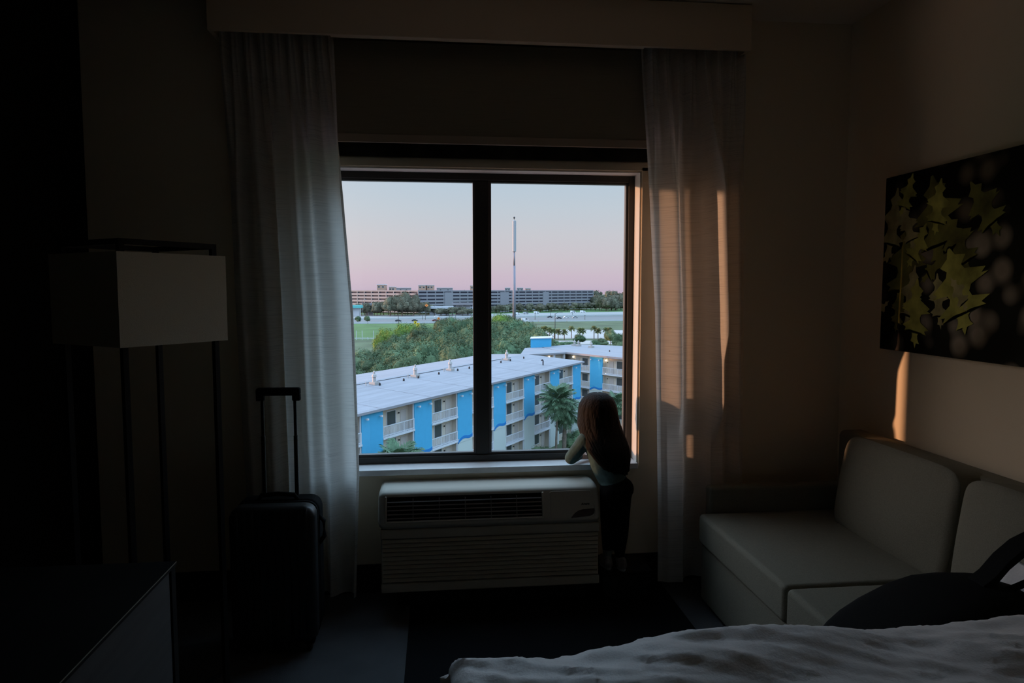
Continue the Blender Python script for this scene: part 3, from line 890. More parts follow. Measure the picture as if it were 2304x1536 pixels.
# ------------------------------------------------------------------ bed
bd = thing('bed', 'white-covered bed filling the lower right corner', 'bed', (1.05, 0.75, 0))
BX0, BX1, BY0, BY1 = 0.02, 2.10, -0.32, 1.575
part('bed_base', MB().box(BX0 + .05, BX1, BY0 + .05, BY1 - .06, 0.03, 0.30), M['bedbase'], bd, world=True, bevel=.01)
part('mattress', MB().box(BX0 + .03, BX1, BY0 + .03, BY1 - .03, 0.30, 0.655), M['mattress'], bd, world=True, bevel=.05, segs=4)
part('headboard', MB().box(2.105, 2.160, BY0 - .05, BY1 + .02, 0.05, 1.15), M['bedbase'], bd, world=True, bevel=.01)
rows = []
NX, NY = 210, 190
for j in range(NY + 1):
    v = j / NY
    row = []
    for i in range(NX + 1):
        u = i / NX
        # plan coordinate runs past the edges and hangs down
        ax = BX0 - .20 + u * (BX1 - BX0 + .20)
        ay = BY0 - .20 + v * (BY1 - BY0 + .40)
        def fold(a, lo, hi, r=.06):
            if a < lo + r:
                d = lo + r - a
                if d < r * PI / 2:
                    return lo + r - r * math.sin(d / r), r * (1 - math.cos(d / r))
                return lo, r + (d - r * PI / 2)
            if a > hi - r:
                d = a - hi + r
                if d < r * PI / 2:
                    return hi - r + r * math.sin(d / r), r * (1 - math.cos(d / r))
                return hi, r + (d - r * PI / 2)
            return a, 0
        x, dz1 = fold(ax, BX0, 9)
        y, dz2 = fold(ay, BY0, BY1)
        dz = max(dz1, dz2)
        top = 0.714 + .012 * math.exp(-((x - .55) / .35) ** 2) + .012 * math.sin(x * 2.4 - .6) + .010 * math.sin(x * 7 + y * 2) + 0.016 * max(0, min(1, (x - 1.05) * 5)) * math.exp(-((y - 1.50) / .5) ** 2)
        top += 0.022 * noise.noise(Vector((x * 2.2, y * 5.5, 1.3))) + 0.010 * noise.noise(Vector((x * 5, y * 14 + x * 6, 4.1))) + .006 * noise.noise(Vector((x * 9 - y * 6, y * 40 + x * 18, 8))) + .004 * noise.noise(Vector((x * 30, y * 55 + x * 40, 5)))
        z = top - dz
        if dz > .05:
            wob = .012 * math.sin((ax + ay) * 22) * min(1, dz * 5)
            if dz2 >= dz1: y += wob * (1 if y > 0.7 else -1)
            else: x += wob
        row.append((x, y, z))
    rows.append(row)
dv = part('duvet', MB().grid(rows), M['duvet'], bd, smooth=True, world=True)
sm = dv.modifiers.new('thick', 'SOLIDIFY'); sm.thickness = .02; sm.offset = -1

# black backpack and pillow on the near end of the sofa
bp = thing('backpack', 'limp black backpack with a raised shoulder strap lying on the near sofa seat', 'backpack', (1.62, 1.92, 0.452))
prof_top = [(1.188, .478), (1.24, .497), (1.30, .522), (1.38, .565), (1.47, .604), (1.55, .630), (1.63, .641), (1.72, .641), (1.79, .622), (1.82, .56)]
mb = MB()
ring = []
for k, (x, zt_) in enumerate(prof_top):
    hw = .05 + .13 * math.sin(PI * (k + .6) / (len(prof_top) + .2))
    hz = (zt_ - .453) / 2
    cz = .453 + hz
    r_ = []
    for a in range(16):
        t = 2 * PI * a / 16
        cc, ss = math.cos(t), math.sin(t)
        yy = 1.92 + hw * math.copysign(abs(cc) ** .7, cc)
        zz = cz + hz * math.copysign(abs(ss) ** .7, ss)
        zz += .006 * noise.noise(Vector((x * 14, yy * 14, zz * 14))) * (1 if ss > -.3 else 0)
        r_.append((x, yy, zz))
    ring.append(r_)
vs = [p for r_ in ring for p in r_]
fs = [(i * 16 + k, i * 16 + (k + 1) % 16, (i + 1) * 16 + (k + 1) % 16, (i + 1) * 16 + k) for i in range(len(ring) - 1) for k in range(16)]
fs += [tuple(reversed(range(16))), tuple(range((len(ring) - 1) * 16, len(ring) * 16))]
part('bag_body', mb.add(vs, fs), M['soft_black'], bp, smooth=True, world=True)
def strap(path, w_, t_=.008):
    mb = MB()
    n = len(path)
    vs = []
    for (x, y, z) in path:
        vs += [(x, y - w_ / 2, z), (x, y + w_ / 2, z), (x, y + w_ / 2, z + t_), (x, y - w_ / 2, z + t_)]
    fs = [(0, 1, 2, 3), tuple(reversed(((n - 1) * 4, (n - 1) * 4 + 1, (n - 1) * 4 + 2, (n - 1) * 4 + 3)))]
    for i in range(n - 1):
        for k in range(4):
            fs.append((i * 4 + k, (i + 1) * 4 + k, (i + 1) * 4 + (k + 1) % 4, i * 4 + (k + 1) % 4))
    return mb.add(vs, fs)
part('shoulder_strap', strap([(1.66, 1.92, .612), (1.70, 1.92, .640), (1.745, 1.92, .690), (1.79, 1.91, .737), (1.835, 1.90, .765), (1.865, 1.88, .768), (1.880, 1.85, .735), (1.872, 1.82, .66), (1.83, 1.82, .59), (1.79, 1.84, .55)], .070, .030), M['soft_black'], bp, world=True, bevel=.004)
part('grab_loop', strap([(1.735, 1.88, .622), (1.79, 1.87, .650), (1.84, 1.86, .655), (1.872, 1.84, .648)], .020, .012), M['soft_black'], bp, world=True)
plw = thing('pillow', 'small white pillow peeking out behind the backpack strap', 'pillow', (1.812, 1.955, .456))
pm = cushion(-.022, .022, -.062, .062, 0, .225, .5, 0, 5, 10)
lean(pm, 0, 0, math.radians(9))
part('pillow_case', pm, M['pillow'], plw, smooth=True)

# ------------------------------------------------------------------ step and child
st = thing('step_box', 'low black box under the child, right of the air conditioner', 'step', (0.92, 3.38, 0))
part('box_body', MB().box(0.806, 1.06, 3.27, 3.486, 0.0, 0.130), M['step'], st, world=True, bevel=.006)
part('lid', MB().box(0.803, 1.063, 3.267, 3.487, 0.131, 0.146), M['step'], st, world=True, bevel=.005)

kid = thing('person', 'child with long brown hair leaning on the windowsill, seen from behind', 'person', (0.89, 3.38, 0.146))
def capsule(mb, a, b, ra, rb, n=6, seg=14):
    a, b = Vector(a), Vector(b)
    pts, rs = [], []
    d = (b - a)
    ln = d.length
    d.normalize()
    for k in range(4):
        t = -PI / 2 + (PI / 2) * k / 4
        pts.append(a + d * (math.sin(t) * ra)); rs.append(max(.0008, ra * math.cos(t)))
    for k in range(n + 1):
        t = k / n
        pts.append(a + d * ln * t); rs.append(ra + (rb - ra) * t)
    for k in range(1, 5):
        t = (PI / 2) * k / 4
        pts.append(b + d * (math.sin(t) * rb)); rs.append(max(.0008, rb * math.cos(t)))
    mb.tube(pts, rs, seg)
PEL = (0.872, 3.318, .585); CHE = (0.812, 3.405, .765); NECK = (0.815, 3.440, .835); HEAD = (0.825, 3.490, .905)
body = MB()
capsule(body, (0.852, 3.302, .562), (0.908, 3.302, .560), .056, .060)                 # pelvis
capsule(body, (0.862, 3.285, .545), (0.892, 3.285, .540), .062, .062)                 # seat
capsule(body, PEL, (0.838, 3.372, .66), .070, .070)                                   # waist
capsule(body, (0.838, 3.372, .66), CHE, .070, .074)
capsule(body, (0.770, 3.405, .775), (0.862, 3.405, .772), .050, .050)                 # shoulders
capsule(body, CHE, NECK, .040, .030)
capsule(body, NECK, (0.82, 3.465, .865), .030, .034)
body.ball((0.825, 3.490, .912), (.074, .084, .082), 18, 12)                            # skull
body.ball((0.825, 3.520, .885), (.060, .056, .062), 16, 10)                            # face
capsule(body, (0.825, 3.574, .888), (0.825, 3.577, .880), .008, .011)                 # nose
capsule(body, (0.808, 3.566, .858), (0.842, 3.566, .858), .006, .006)                 # mouth
capsule(body, (0.825, 3.548, .838), (0.825, 3.552, .836), .018, .016)                 # chin
for s_ in (-1, 1):
    body.ball((0.825 + s_ * .074, 3.492, .895), (.010, .016, .022), 8, 6)              # ear
# arms: shoulders down to the elbows on the sill, forearms folded on it
sil = WZ0 + .004
for sh_, el, wr, hd in (((0.745, 3.405, .790), (0.680, 3.455, .684), (0.742, 3.535, .676), (0.778, 3.555, .670)),
                        ((0.878, 3.405, .770), (0.935, 3.470, .680), (0.880, 3.535, .672), (0.850, 3.552, .668))):
    capsule(body, sh_, el, .041, .034)
    capsule(body, el, wr, .033, .021)
    capsule(body, wr, hd, .019, .019)
    dv_ = Vector((hd[0] - wr[0], hd[1] - wr[1], 0)).normalized()
    pr = Vector((-dv_.y, dv_.x, 0))
    for q, ln in ((-1.5, .026), (-.5, .031), (.5, .030), (1.5, .023)):
        b0 = Vector(hd) + pr * q * .0095 + dv_ * .012
        m1 = b0 + dv_ * ln * .6 + Vector((0, 0, .002))
        e1 = m1 + dv_ * ln * .5 + Vector((0, 0, -.008))
        capsule(body, b0, m1, .0062, .0058, 3, 8)
        capsule(body, m1, e1, .0058, .0050, 3, 8)
    th0 = Vector(wr) + dv_ * .012 + pr * .014 * (-1 if wr[0] < .8 else 1)
    th1 = th0 + dv_ * .022 + pr * .012 * (-1 if wr[0] < .8 else 1)
    capsule(body, th0, th1, .0075, .0062, 3, 8)
    capsule(body, th1, th1 + dv_ * .014, .0062, .0052, 3, 8)
# legs
for hip, kn, an, toe in (((0.856, 3.300, .540), (0.850, 3.330, .390), (0.850, 3.345, .225), (0.846, 3.345, .19)),
                         ((0.898, 3.300, .540), (0.910, 3.318, .385), (0.906, 3.322, .220), (0.912, 3.322, .19))):
    capsule(body, hip, kn, .060, .042)
    capsule(body, kn, ((kn[0] + an[0]) / 2, (kn[1] + an[1]) / 2 - .008, (kn[2] + an[2]) / 2 + .02), .042, .038)
    capsule(body, ((kn[0] + an[0]) / 2, (kn[1] + an[1]) / 2 - .008, (kn[2] + an[2]) / 2 + .02), an, .038, .026)
    capsule(body, an, toe, .024, .022)
inv = wroot(kid).inverted()
body.v = [tuple(inv @ Vector(v)) for v in body.v]
bo = link('body', body.mesh('body', M['skin']), kid)
rm = bo.modifiers.new('remesh', 'REMESH'); rm.mode = 'VOXEL'; rm.voxel_size = .0045; rm.use_smooth_shade = True
s2 = bo.modifiers.new('smooth', 'SMOOTH'); s2.factor = .5; s2.iterations = 5
bpy.context.view_layer.update()
bm_ = bpy.data.meshes.new_from_object(bo.evaluated_get(bpy.context.evaluated_depsgraph_get()))
bo.modifiers.clear()
bo.data = bm_
bm_.materials.clear()
for k in ('skin', 'shirt', 'trousers', 'sock'):
    bm_.materials.append(M[k])
mw = wroot(kid)
bb = bmesh.new(); bb.from_mesh(bm_)
for co_, no_ in (((0.86, 3.3, .600), (-.30, 0, 1)), ((0.86, 3.3, .238), (0, 0, 1)), ((0.86, 3.3, .205), (0, 0, 1))):
    bmesh.ops.bisect_plane(bb, geom=bb.verts[:] + bb.edges[:] + bb.faces[:], plane_co=mw.inverted() @ Vector(co_), plane_no=Vector(no_))
bb.to_mesh(bm_); bb.free()
def waist(p):
    return .600 + (p.x - .86) * .30
def reg(p):
    if p.z < .205: return 3
    if p.z < .238: return 3 if p.x < .878 else 2
    if p.z < waist(p): return 2
    if p.y < 3.452 and p.z < .845 and not (p.z > .835 and p.y > 3.43): return 1
    if abs(p.x - .825) > .088 and p.z > .70 and p.z < .83 and p.y < 3.51: return 1
    if p.z < .735:
        # sleeve until the wrist
        for wr, hd in (((0.748, 3.535), (0.778, 3.555)), ((0.880, 3.535), (0.850, 3.552))):
            d = Vector((hd[0] - wr[0], hd[1] - wr[1])).normalized()
            q = (p.x - wr[0]) * d.x + (p.y - wr[1]) * d.y
            if abs(p.x - wr[0]) < .075 and q > -.004 and p.y > 3.50:
                return 0
        return 1
    if p.y < 3.47 and p.z < .80: return 1
    return 0
idx = [reg(mw @ poly.center) for poly in bm_.polygons]
bm_.polygons.foreach_set('material_index', idx)
bm_.polygons.foreach_set('use_smooth', [True] * len(bm_.polygons))
# eyes
for s_ in (-1, 1):
    part('eye', MB().ball((0.825 + s_ * .028, 3.5655, .898), (.011, .009, .008), 10, 8), M['car_dark'], kid, smooth=True, world=True)
# shirt hem roll and shoes
for x, y, dx in ((0.846, 3.350, -.004), (0.913, 3.325, .010)):
    shoe = MB()
    capsule(shoe, (x, y - .030, .171), (x + dx, y + .060, .166), .025, .022)
    capsule(shoe, (x, y - .020, .185), (x, y + .005, .185), .024, .022)
    so = part('shoe', shoe, M['shoe'], kid, smooth=True, world=True)
    part('sole', MB().prism([(x + .025 * math.cos(a) + (dx if math.sin(a) > 0 else 0), y + .013 + .070 * math.sin(a)) for a in [2 * PI * k / 16 for k in range(16)]], .1465, .156), M['car_silver'], so, world=True)
# hair: lofted mantle from the crown down the back, plus loose strands
hr = MB()
NA, NR = 72, 34
def hair_ring(t):
    """t 0 crown .. 1 tips: centre, half width, half depth, height"""
    tab = [(0, (0.825, 3.485, 1.008, .004, .004)), (.05, (0.825, 3.484, 1.003, .040, .046)), (.12, (0.825, 3.482, .985, .066, .078)), (.22, (0.822, 3.478, .950, .086, .094)),
           (.34, (0.823, 3.470, .900, .092, .098)), (.46, (0.824, 3.452, .855, .100, .098)), (.60, (0.836, 3.418, .805, .101, .092)),
           (.74, (0.852, 3.372, .752, .098, .076)), (.87, (0.868, 3.338, .705, .080, .056)), (1.0, (0.884, 3.318, .648, .052, .034))]
    for (t0, a), (t1, b) in zip(tab, tab[1:]):
        if t0 <= t <= t1:
            k = (t - t0) / (t1 - t0)
            k2 = k * k * (3 - 2 * k) * .4 + k * .6
            return [a[i] + (b[i] - a[i]) * k2 for i in range(5)]
    return list(tab[-1][1])
rows = []
for i in range(NR + 1):
    t = i / NR
    cx, cy, cz, hw, hd = hair_ring(t)
    row = []
    for k in range(NA + 1):
        # from one cheek round the back of the head to the other
        span = PI * (1.0 if t < .1 else 1.0) * (1.62 if t < .30 else (1.62 - (t - .30) * .95))
        a = -PI / 2 - span / 2 + span * k / NA
        g = .0045 * noise.noise(Vector((k * .55, i * .10, 3))) + .0025 * noise.noise(Vector((k * 1.4, i * .12, 9)))
        g *= min(1, t * 4)
        low = .014 * noise.noise(Vector((k * .35, 0, 21))) * max(0, t - .6) * 2.5
        row.append((cx + (hw + g) * math.cos(a), cy + (hd + g) * math.sin(a), cz + low))
    rows.append(row)
hr.grid(rows)
ho = part('hair', hr, M['hair'], kid, smooth=True, world=True)
hs_ = ho.modifiers.new('thick', 'SOLIDIFY'); hs_.thickness = .012; hs_.offset = -1
rnd = random.Random(5)
lk = MB()
for q in range(150):
    a = -PI / 2 + rnd.uniform(-1.45, 1.45)
    t0 = rnd.uniform(.25, .6)
    path, rr = [], []
    tw = rnd.uniform(-.15, .15)
    out = rnd.uniform(1.0, 1.06)
    for s_ in range(9):
        t = t0 + (1.04 - t0) * s_ / 8
        cx, cy, cz, hw, hd = hair_ring(min(t, 1.0))
        a2 = a * 1 + tw * s_ / 8 * .6
        cz -= max(0, t - 1) * .5
        path.append((cx + hw * out * math.cos(a2) + .004 * math.sin(s_ * 1.3 + q), cy + hd * out * math.sin(a2), cz))
        rr.append(.0035 * (1 - (s_ / 8) ** 2 * .8))
    lk.tube(path, rr, 5)
part('hair_strands', lk, M['hair'], kid, smooth=True, world=True)['kind'] = 'stuff'

# ------------------------------------------------------------------ outdoors: seen from a seventh floor
CY_, SY_ = math.cos(YAW), math.sin(YAW)
GZ = -21.45                                   # street level
def P(a, b, z=GZ):
    """plan position: a metres to the right of, b metres along the view axis"""
    return Vector((a * CY_ + b * SY_, -a * SY_ + b * CY_, z))
def at(px, b):
    """plan offset to the right at distance b for a column of the photograph"""
    return (px - 1152) / 1550 * b
def heading(a, b):
    v = P(a, b, 0)
    return math.atan2(v.y, v.x)

struct('ground', MB().prism([P(-1500, 25)[:2], P(1500, 25)[:2], P(2600, 3500)[:2], P(-2600, 3500)[:2]], GZ - 1, GZ), M['ground'], 'rough green ground far below the window', 'ground')
def patch(name, pts, h, m, label, cat):
    return struct(name, MB().prism([P(a, b)[:2] for a, b in pts], GZ, GZ + h), m, label, cat)
patch('lawn', [(-130, 318), (-52, 318), (-40, 400), (-20, 466), (-190, 466)], .05, M['lawn'], 'bright green lawn below the highway at left', 'lawn')
patch('pale_lot', [(at(1165, 325), 325), (at(1560, 325), 325), (at(1560, 385), 385), (at(1280, 400), 400), (at(1175, 370), 370)], .06, M['pale_lot'], 'pale open lot behind the row of small palms', 'lot')
patch('path', [(at(1150, 292), 292), (at(1480, 292), 292), (at(1480, 312), 312), (at(1150, 312), 312)], .08, M['pale_lot'], 'pale path in front of the small palms', 'path')
patch('verge', [(-420, 620), (420, 700), (420, 860), (-420, 800)], .05, M['lawn'], 'green verge between the far carriageway and the parking garage', 'verge')

def road_strip(name, b0l, b0r, b1l, b1r, m, label):
    # edges given as distances at the left (column 760) and the right (column 1430) of the window
    def ln(l, r):
        al, ar = at(760, l), at(1430, r)
        k = (r - l) / (ar - al)
        return (-360, l + k * (-360 - al)), (360, l + k * (360 - al))
    p0, p1 = ln(b0l, b0r); q0, q1 = ln(b1l, b1r)
    return patch(name, [p0, p1, q1, q0], .12, m, label, 'road')
def edge_b(l, r, px_):
    al, ar = at(760, l), at(1430, r)
    k = (r - l) / (ar - al)
    # solve b = l + k (t b - al)
    t = (px_ - 1152) / 1550
    return (l - k * al) / (1 - k * t)
road_strip('road_far_carriageway', 535, 640, 605, 735, M['asphalt'], 'pale far carriageway of the highway')
road_strip('road_near_carriageway', 468, 520, 525, 622, M['asphalt_dark'], 'grey near carriageway of the highway')
def barrier(l, r, label):
    t = thing('highway_barrier', label, 'barrier', P(0, (l + r) / 2, GZ))
    inv_ = wroot(t).inverted()
    for k in range(12):
        xs = [700 + k * 64, 700 + (k + 1) * 64 - 1.5]
        ps = [P(at(x, edge_b(l, r, x)), edge_b(l, r, x)) for x in xs]
        d = (ps[1] - ps[0]).normalized(); n_ = Vector((-d.y, d.x, 0))
        mb = MB()
        pr = [(-.35, 0), (.35, 0), (.14, 1.05), (-.14, 1.05)]
        mb.add([p + n_ * a + Vector((0, 0, h)) for p in ps for a, h in pr], [(3, 2, 1, 0), (4, 5, 6, 7)] + [(i, (i + 1) % 4, (i + 1) % 4 + 4, i + 4) for i in range(4)])
        part('barrier_segment', mb, M['barrier'], t, world=True)
barrier(530, 631, 'long concrete barrier between the two carriageways')
barrier(466, 517, 'long concrete barrier on the near edge of the highway')

# ---- apartment wings -------------------------------------------------------
BH = 11.45
def facade(root, panels, bays, wave=True, near=True, win_side=0, first_floor=0):
    """bays between thick blue blades; x along the facade, y into the building, z up from the ground"""
    RD = .80
    for (x0, x1) in panels:
        pn = part('blue_panel', MB().box(x0, x1, 0, .16, 5.95, BH - .02), M['panel_blue'], root)
        part('white_base', MB().box(x0, x1, .01, .16, 0, 5.95), M['panel_white'], pn)
        part('side_wall', MB().box(x0 + .02, x1 - .02, .16, RD, 0, BH - .02), M['beige'], root)
        top, bot = [], []
        N = 12
        for k in range(N + 1):
            u = k / N
            z = 5.86 + .42 * (u - .5) + .17 * math.sin(u * 2 * PI - .6)
            top.append((x0 - .01 + (x1 - x0 + .02) * u, z + .21)); bot.append((x0 - .01 + (x1 - x0 + .02) * u, z - .12))
        part('wave_stripe', MB().prism_y(bot + top[::-1], -.03, .02), M['stripe_blue'], pn)
        # the white below the wave climbs to its lower edge
        part('white_infill', MB().prism_y([(x0, 5.5), (x1, 5.5)] + [(x, z + .02) for x, z in bot[::-1]], -.012, .004), M['panel_white'], pn)
        part('drain_pipe', MB().box(x0 - .16, x0 - .04, .05, .17, 0, BH - .1), M['white_trim'], pn)
        for xx in (x0 + .5, x1 - .55):
            fl = part('flood_light', MB().box(xx - .10, xx + .10, -.40, -.22, BH - .60, BH - .44).box(xx - .03, xx + .03, -.24, .0, BH - .55, BH - .50), M['white_trim'], root)
    for bi, (x0, x1) in enumerate(bays):
        for k in range(4):
            z0 = .25 + 2.8 * k
            if k > 0:
                part('walkway_slab', MB().box(x0, x1, -.06, RD, z0 - .20, z0), M['white_trim'], root)
                rl = MB()
                rl.box(x0 + .02, x1 - .02, 0, .07, z0 + 1.02, z0 + 1.10).box(x0 + .02, x1 - .02, .015, .055, z0 + .10, z0 + .16)
                n = 24
                for q in range(n + 1):
                    xx = x0 + .05 + (x1 - x0 - .10) * q / n
                    wd = .05 if q % 8 == 0 else .022
                    rl.box(xx - wd, xx + wd, .018, .052, z0 + .02, z0 + 1.04)
                part('railing', rl, M['white_trim'], root)
            wx = x0 + (1.55 if win_side == 0 else x1 - x0 - 2.6)
            wn = part('window', MB().box(wx - .07, wx, RD - .05, RD + .02, z0 + .78, z0 + 2.30).box(wx + 1.35, wx + 1.42, RD - .05, RD + .02, z0 + .78, z0 + 2.30).box(wx, wx + 1.35, RD - .05, RD + .02, z0 + 2.23, z0 + 2.30).box(wx, wx + 1.35, RD - .05, RD + .02, z0 + .78, z0 + .85), M['white_trim'], root)
            part('pane', MB().box(wx, wx + 1.35, RD - .03, RD + .01, z0 + .85, z0 + 2.23), M['bldg_pane'], wn)
            dx = wx + 2.15 if win_side == 0 else x0 + .9
            part('door', MB().box(dx, dx + .95, RD - .045, RD + .02, z0, z0 + 2.1), M['bldg_door'], root)
            part('wall_lamp', MB().ball((dx - .35, RD - .12, z0 + 1.9), .09, 8, 6), M['black_bit'], root)

def vent(root, x, y, z, h=1.0, m=None):
    v = part('roof_vent', MB().box(x - .42, x + .42, y - .42, y + .42, z - .15, z + .32).lathe([(.22, .32), (.20, .75 * h), (.30, .78 * h), (.24, 1.0 * h), (.12, 1.08 * h), (.12, 1.3 * h), (.03, 1.38 * h)], 10, (x, y, z)), m or M['vent'], root)
    return v

nw = thing('apartment_block', 'long white-roofed apartment block with bright blue panels and railed walkways, nearest the window', 'building',
           P(-14.2, 63, GZ), heading(math.sin(math.radians(28.7)), math.cos(math.radians(28.7))))
NS0, NS1 = -21.0, 52.75
npan = [(8.57 + 8.15 * k, 11.65 + 8.15 * k) for k in range(-3, 6)]
nbay = [(11.65 + 8.15 * k, 16.72 + 8.15 * k) for k in range(-3, 5)]
part('wall', MB().box(NS0, NS1 - .15, .80, 17.6, 0, BH), M['beige'], nw)
facade(nw, npan, nbay)
rp = [(-.40, BH - .02), (-.40, BH + .22), (10.5, BH + .92), (18.2, BH + .50), (18.2, BH + .10)]
part('roof', MB().prism_x(rp, NS0, NS1 + .15), M['roof'], nw)
for k in range(-1, 5):
    part('roof_seam', MB().tube([(11.0 + k * 8.15, -.38, BH + .235), (11.0 + k * 8.15, 10.5, BH + .925)], .012, 4), M['roof'], nw)
for k in range(5):
    x = 12.4 + 7.75 * k
    vent(nw, x, 8.5, BH + .79, 1.15)
    part('roof_pipe', MB().tube([(x - 1.3, 8.6, BH + .7), (x - 1.3, 8.6, BH + 1.25)], .05, 6), M['vent'], nw)
for k in range(11):
    x = 8.0 + 3.9 * k
    part('pipe_boot', MB().ball((x + (k % 3) * .5, 7.7, BH + .86), (.12, .12, .22), 6, 5), M['black_bit'], nw)
part('roof_ridge_cable', MB().tube([(NS0 + 1, 9.6, BH + .90), (NS1 - 6, 9.6, BH + .90)], .03, 4), M['black_bit'], nw)
part('gooseneck_pipe', MB().tube([(43.2, 2.2, BH + .3), (43.2, 2.2, BH + 1.05), (43.0, 2.2, BH + 1.22), (42.7, 2.2, BH + 1.15)], .09, 8), M['black_bit'], nw, smooth=True)
for x in (15.9, 24.0):
    part('lit_lamp', MB().ball((x, 1.3, BH - .45), .10, 8, 6), M['bulb'], nw)

fw = thing('apartment_block', 'angled far wing of the blue and white apartments behind the child', 'building', P(10.0, 124.6, GZ), heading(.64, -.77))
fpan = [(5.75 + 8.15 * k, 8.70 + 8.15 * k) for k in range(0, 4)]
fbay = [(.55, 5.75)] + [(8.70 + 8.15 * k, 13.90 + 8.15 * k) for k in range(0, 3)]
part('wall', MB().box(0.6, 34, .80, 12, 0, BH), M['beige'], fw)
facade(fw, fpan, fbay, win_side=1)
part('roof', MB().prism([P(a, b)[:2] for a, b in ((9.7, 124.3), (31.5, 98.4), (42.5, 107.5), (22.5, 138), (13.4, 142.5), (5.6, 136.2))], GZ + BH, GZ + BH + .32), M['roof'], fw, world=True)
part('rear_wall', MB().prism([P(a, b)[:2] for a, b in ((10.8, 125.2), (18, 118.5), (29, 121), (22.0, 137.4), (13.4, 141.6), (6.4, 135.9))], GZ, GZ + BH), M['beige'], fw, world=True)
for px_, b in ((1293, 139), (1302, 137.5), (1331, 134)):
    q = wroot(fw).inverted() @ P(at(px_, b), b)
    vent(fw, q.x, q.y, BH + .35, .85)
part('gooseneck_pipe', MB().tube([(11.6, 11.0, BH + .3), (11.6, 11.0, BH + 1.5), (11.3, 10.9, BH + 1.7), (11.0, 10.8, BH + 1.55)], .09, 8), M['vent'], fw, smooth=True)
for k in range(5):
    part('pipe_boot', MB().ball((4.5 + 3.6 * k, 6.4, BH + .42), (.12, .12, .2), 6, 5), M['black_bit'], fw)
for x, z in ((1.0, BH - .55), (9.0, BH - .55), (9.0, 8.55), (9.0, 5.75)):
    part('lit_lamp', MB().ball((x, .55, z), .12, 8, 6), M['bulb'], fw)

lk_ = thing('stair_block', 'low blue linking block with brown doors between the two apartment wings', 'building', P(1.9, 119.6, GZ), heading(10 - 1.9, 124.6 - 119.6))
ll = math.hypot(10 - 1.9, 124.6 - 119.6)
part('wall', MB().prism([P(a, b)[:2] for a, b in ((2.05, 120.5), (9.6, 125.2), (6.0, 135.6), (2.95, 132.7))], GZ, GZ + BH), M['beige'], lk_, world=True)
part('blue_wall', MB().box(1.2, 3.4, .72, .80, 0, BH - .05), M['panel_blue'], lk_)
part('blue_side', MB().prism([P(a, b)[:2] for a, b in ((1.95, 120.4), (2.05, 120.4), (2.95, 132.6), (2.85, 132.7))], GZ, GZ + BH - .05), M['panel_blue'], lk_, world=True)
for x in (0.1, 3.5, 6.6, 8.8):
    part('column', MB().box(x, x + .35, .05, .40, 0, BH - .02), M['white_trim'], lk_)
for x in (.55, 4.2, 7.3):
    for k in range(4):
        part('door', MB().box(x, x + 1.0, .73, .80, .25 + 2.8 * k, 2.35 + 2.8 * k), M['brown_door'], lk_)
for k in range(1, 4):
    part('walkway_slab', MB().box(0, ll - .05, 0, .8, .05 + 2.8 * k, .25 + 2.8 * k), M['white_trim'], lk_)
part('roof', MB().prism([P(a, b)[:2] for a, b in ((1.4, 119.2), (9.9, 124.2), (9.4, 125.2), (5.3, 136.1), (2.5, 133.4))], GZ + BH + .01, GZ + BH + .30), M['roof'], lk_, world=True)
ph = part('penthouse', MB().prism([P(a, b)[:2] for a, b in ((at(1194, 134), 134), (at(1240, 136), 136), (at(1241, 140), 140), (at(1196, 138), 138))], GZ + BH - .4, GZ + BH + 2.0), M['panel_blue'], lk_, world=True)
part('penthouse_roof', MB().prism([P(a, b)[:2] for a, b in ((at(1193, 133.8), 133.8), (at(1242, 135.8), 135.8), (at(1243, 140.2), 140.2), (at(1195, 138.2), 138.2))], GZ + BH + 2.0, GZ + BH + 2.18), M['white_trim'], ph, world=True)
for x in (.35, 6.0):
    part('lit_lamp', MB().ball((x, .6, BH - .5), .12, 8, 6), M['bulb'], lk_)

# ---- trees -----------------------------------------------------------------
def leaf_cloud(seed, nblob, nleaf, size, squash=.8, core=True):
    """crown about 2 m across (radius 1), base at z = -.75"""
    rnd = random.Random(seed)
    mb = MB()
    blobs = [((0, 0, 0), .62)]
    for k in range(nblob):
        a = rnd.uniform(0, 2 * PI); e = rnd.uniform(-.6, 1.25)
        d = rnd.uniform(.38, .66)
        blobs.append(((d * math.cos(a) * math.cos(e), d * math.sin(a) * math.cos(e), d * math.sin(e) * squash), rnd.uniform(.26, .42)))
    if core:
        for c, r_ in blobs:
            k0 = len(mb.v)
            mb.ball(c, (r_ * .86, r_ * .86, r_ * .80), 8, 6)
            for i in range(k0, len(mb.v)):
                v = Vector(mb.v[i])
                mb.v[i] = tuple(v * (1 + .10 * noise.noise(v * 5 + Vector((seed, 0, 0)))))
    for q in range(nleaf):
        c, r_ = blobs[rnd.randrange(len(blobs))]
        z = rnd.uniform(-.7, 1); a = rnd.uniform(0, 2 * PI); h_ = math.sqrt(1 - z * z)
        n_ = Vector((h_ * math.cos(a), h_ * math.sin(a), z))
        p = Vector(c) + n_ * r_ * rnd.uniform(.84, 1.24)
        t1 = n_.cross(Vector((rnd.uniform(-1, 1), rnd.uniform(-1, 1), rnd.uniform(-1, 1)))).normalized()
        t2 = (n_.cross(t1) + n_ * rnd.uniform(-.9, .9)).normalized()
        s_ = size * rnd.uniform(.6, 1.3)
        mb.add([p - t1 * s_, p + t2 * s_ * .55, p + t1 * s_, p - t2 * s_ * .55], [(0, 1, 2, 3)])
    return mb
def trunk_mesh(h=1.0):
    return MB().tube([(0, 0, 0), (.02, 0, .4 * h), (-.01, .02, h)], [.06, .045, .03], 7).tube([(0, 0, .55 * h), (.22, .05, .95 * h)], [.03, .015], 5).tube([(0, 0, .6 * h), (-.18, -.1, .98 * h)], [.03, .015], 5)
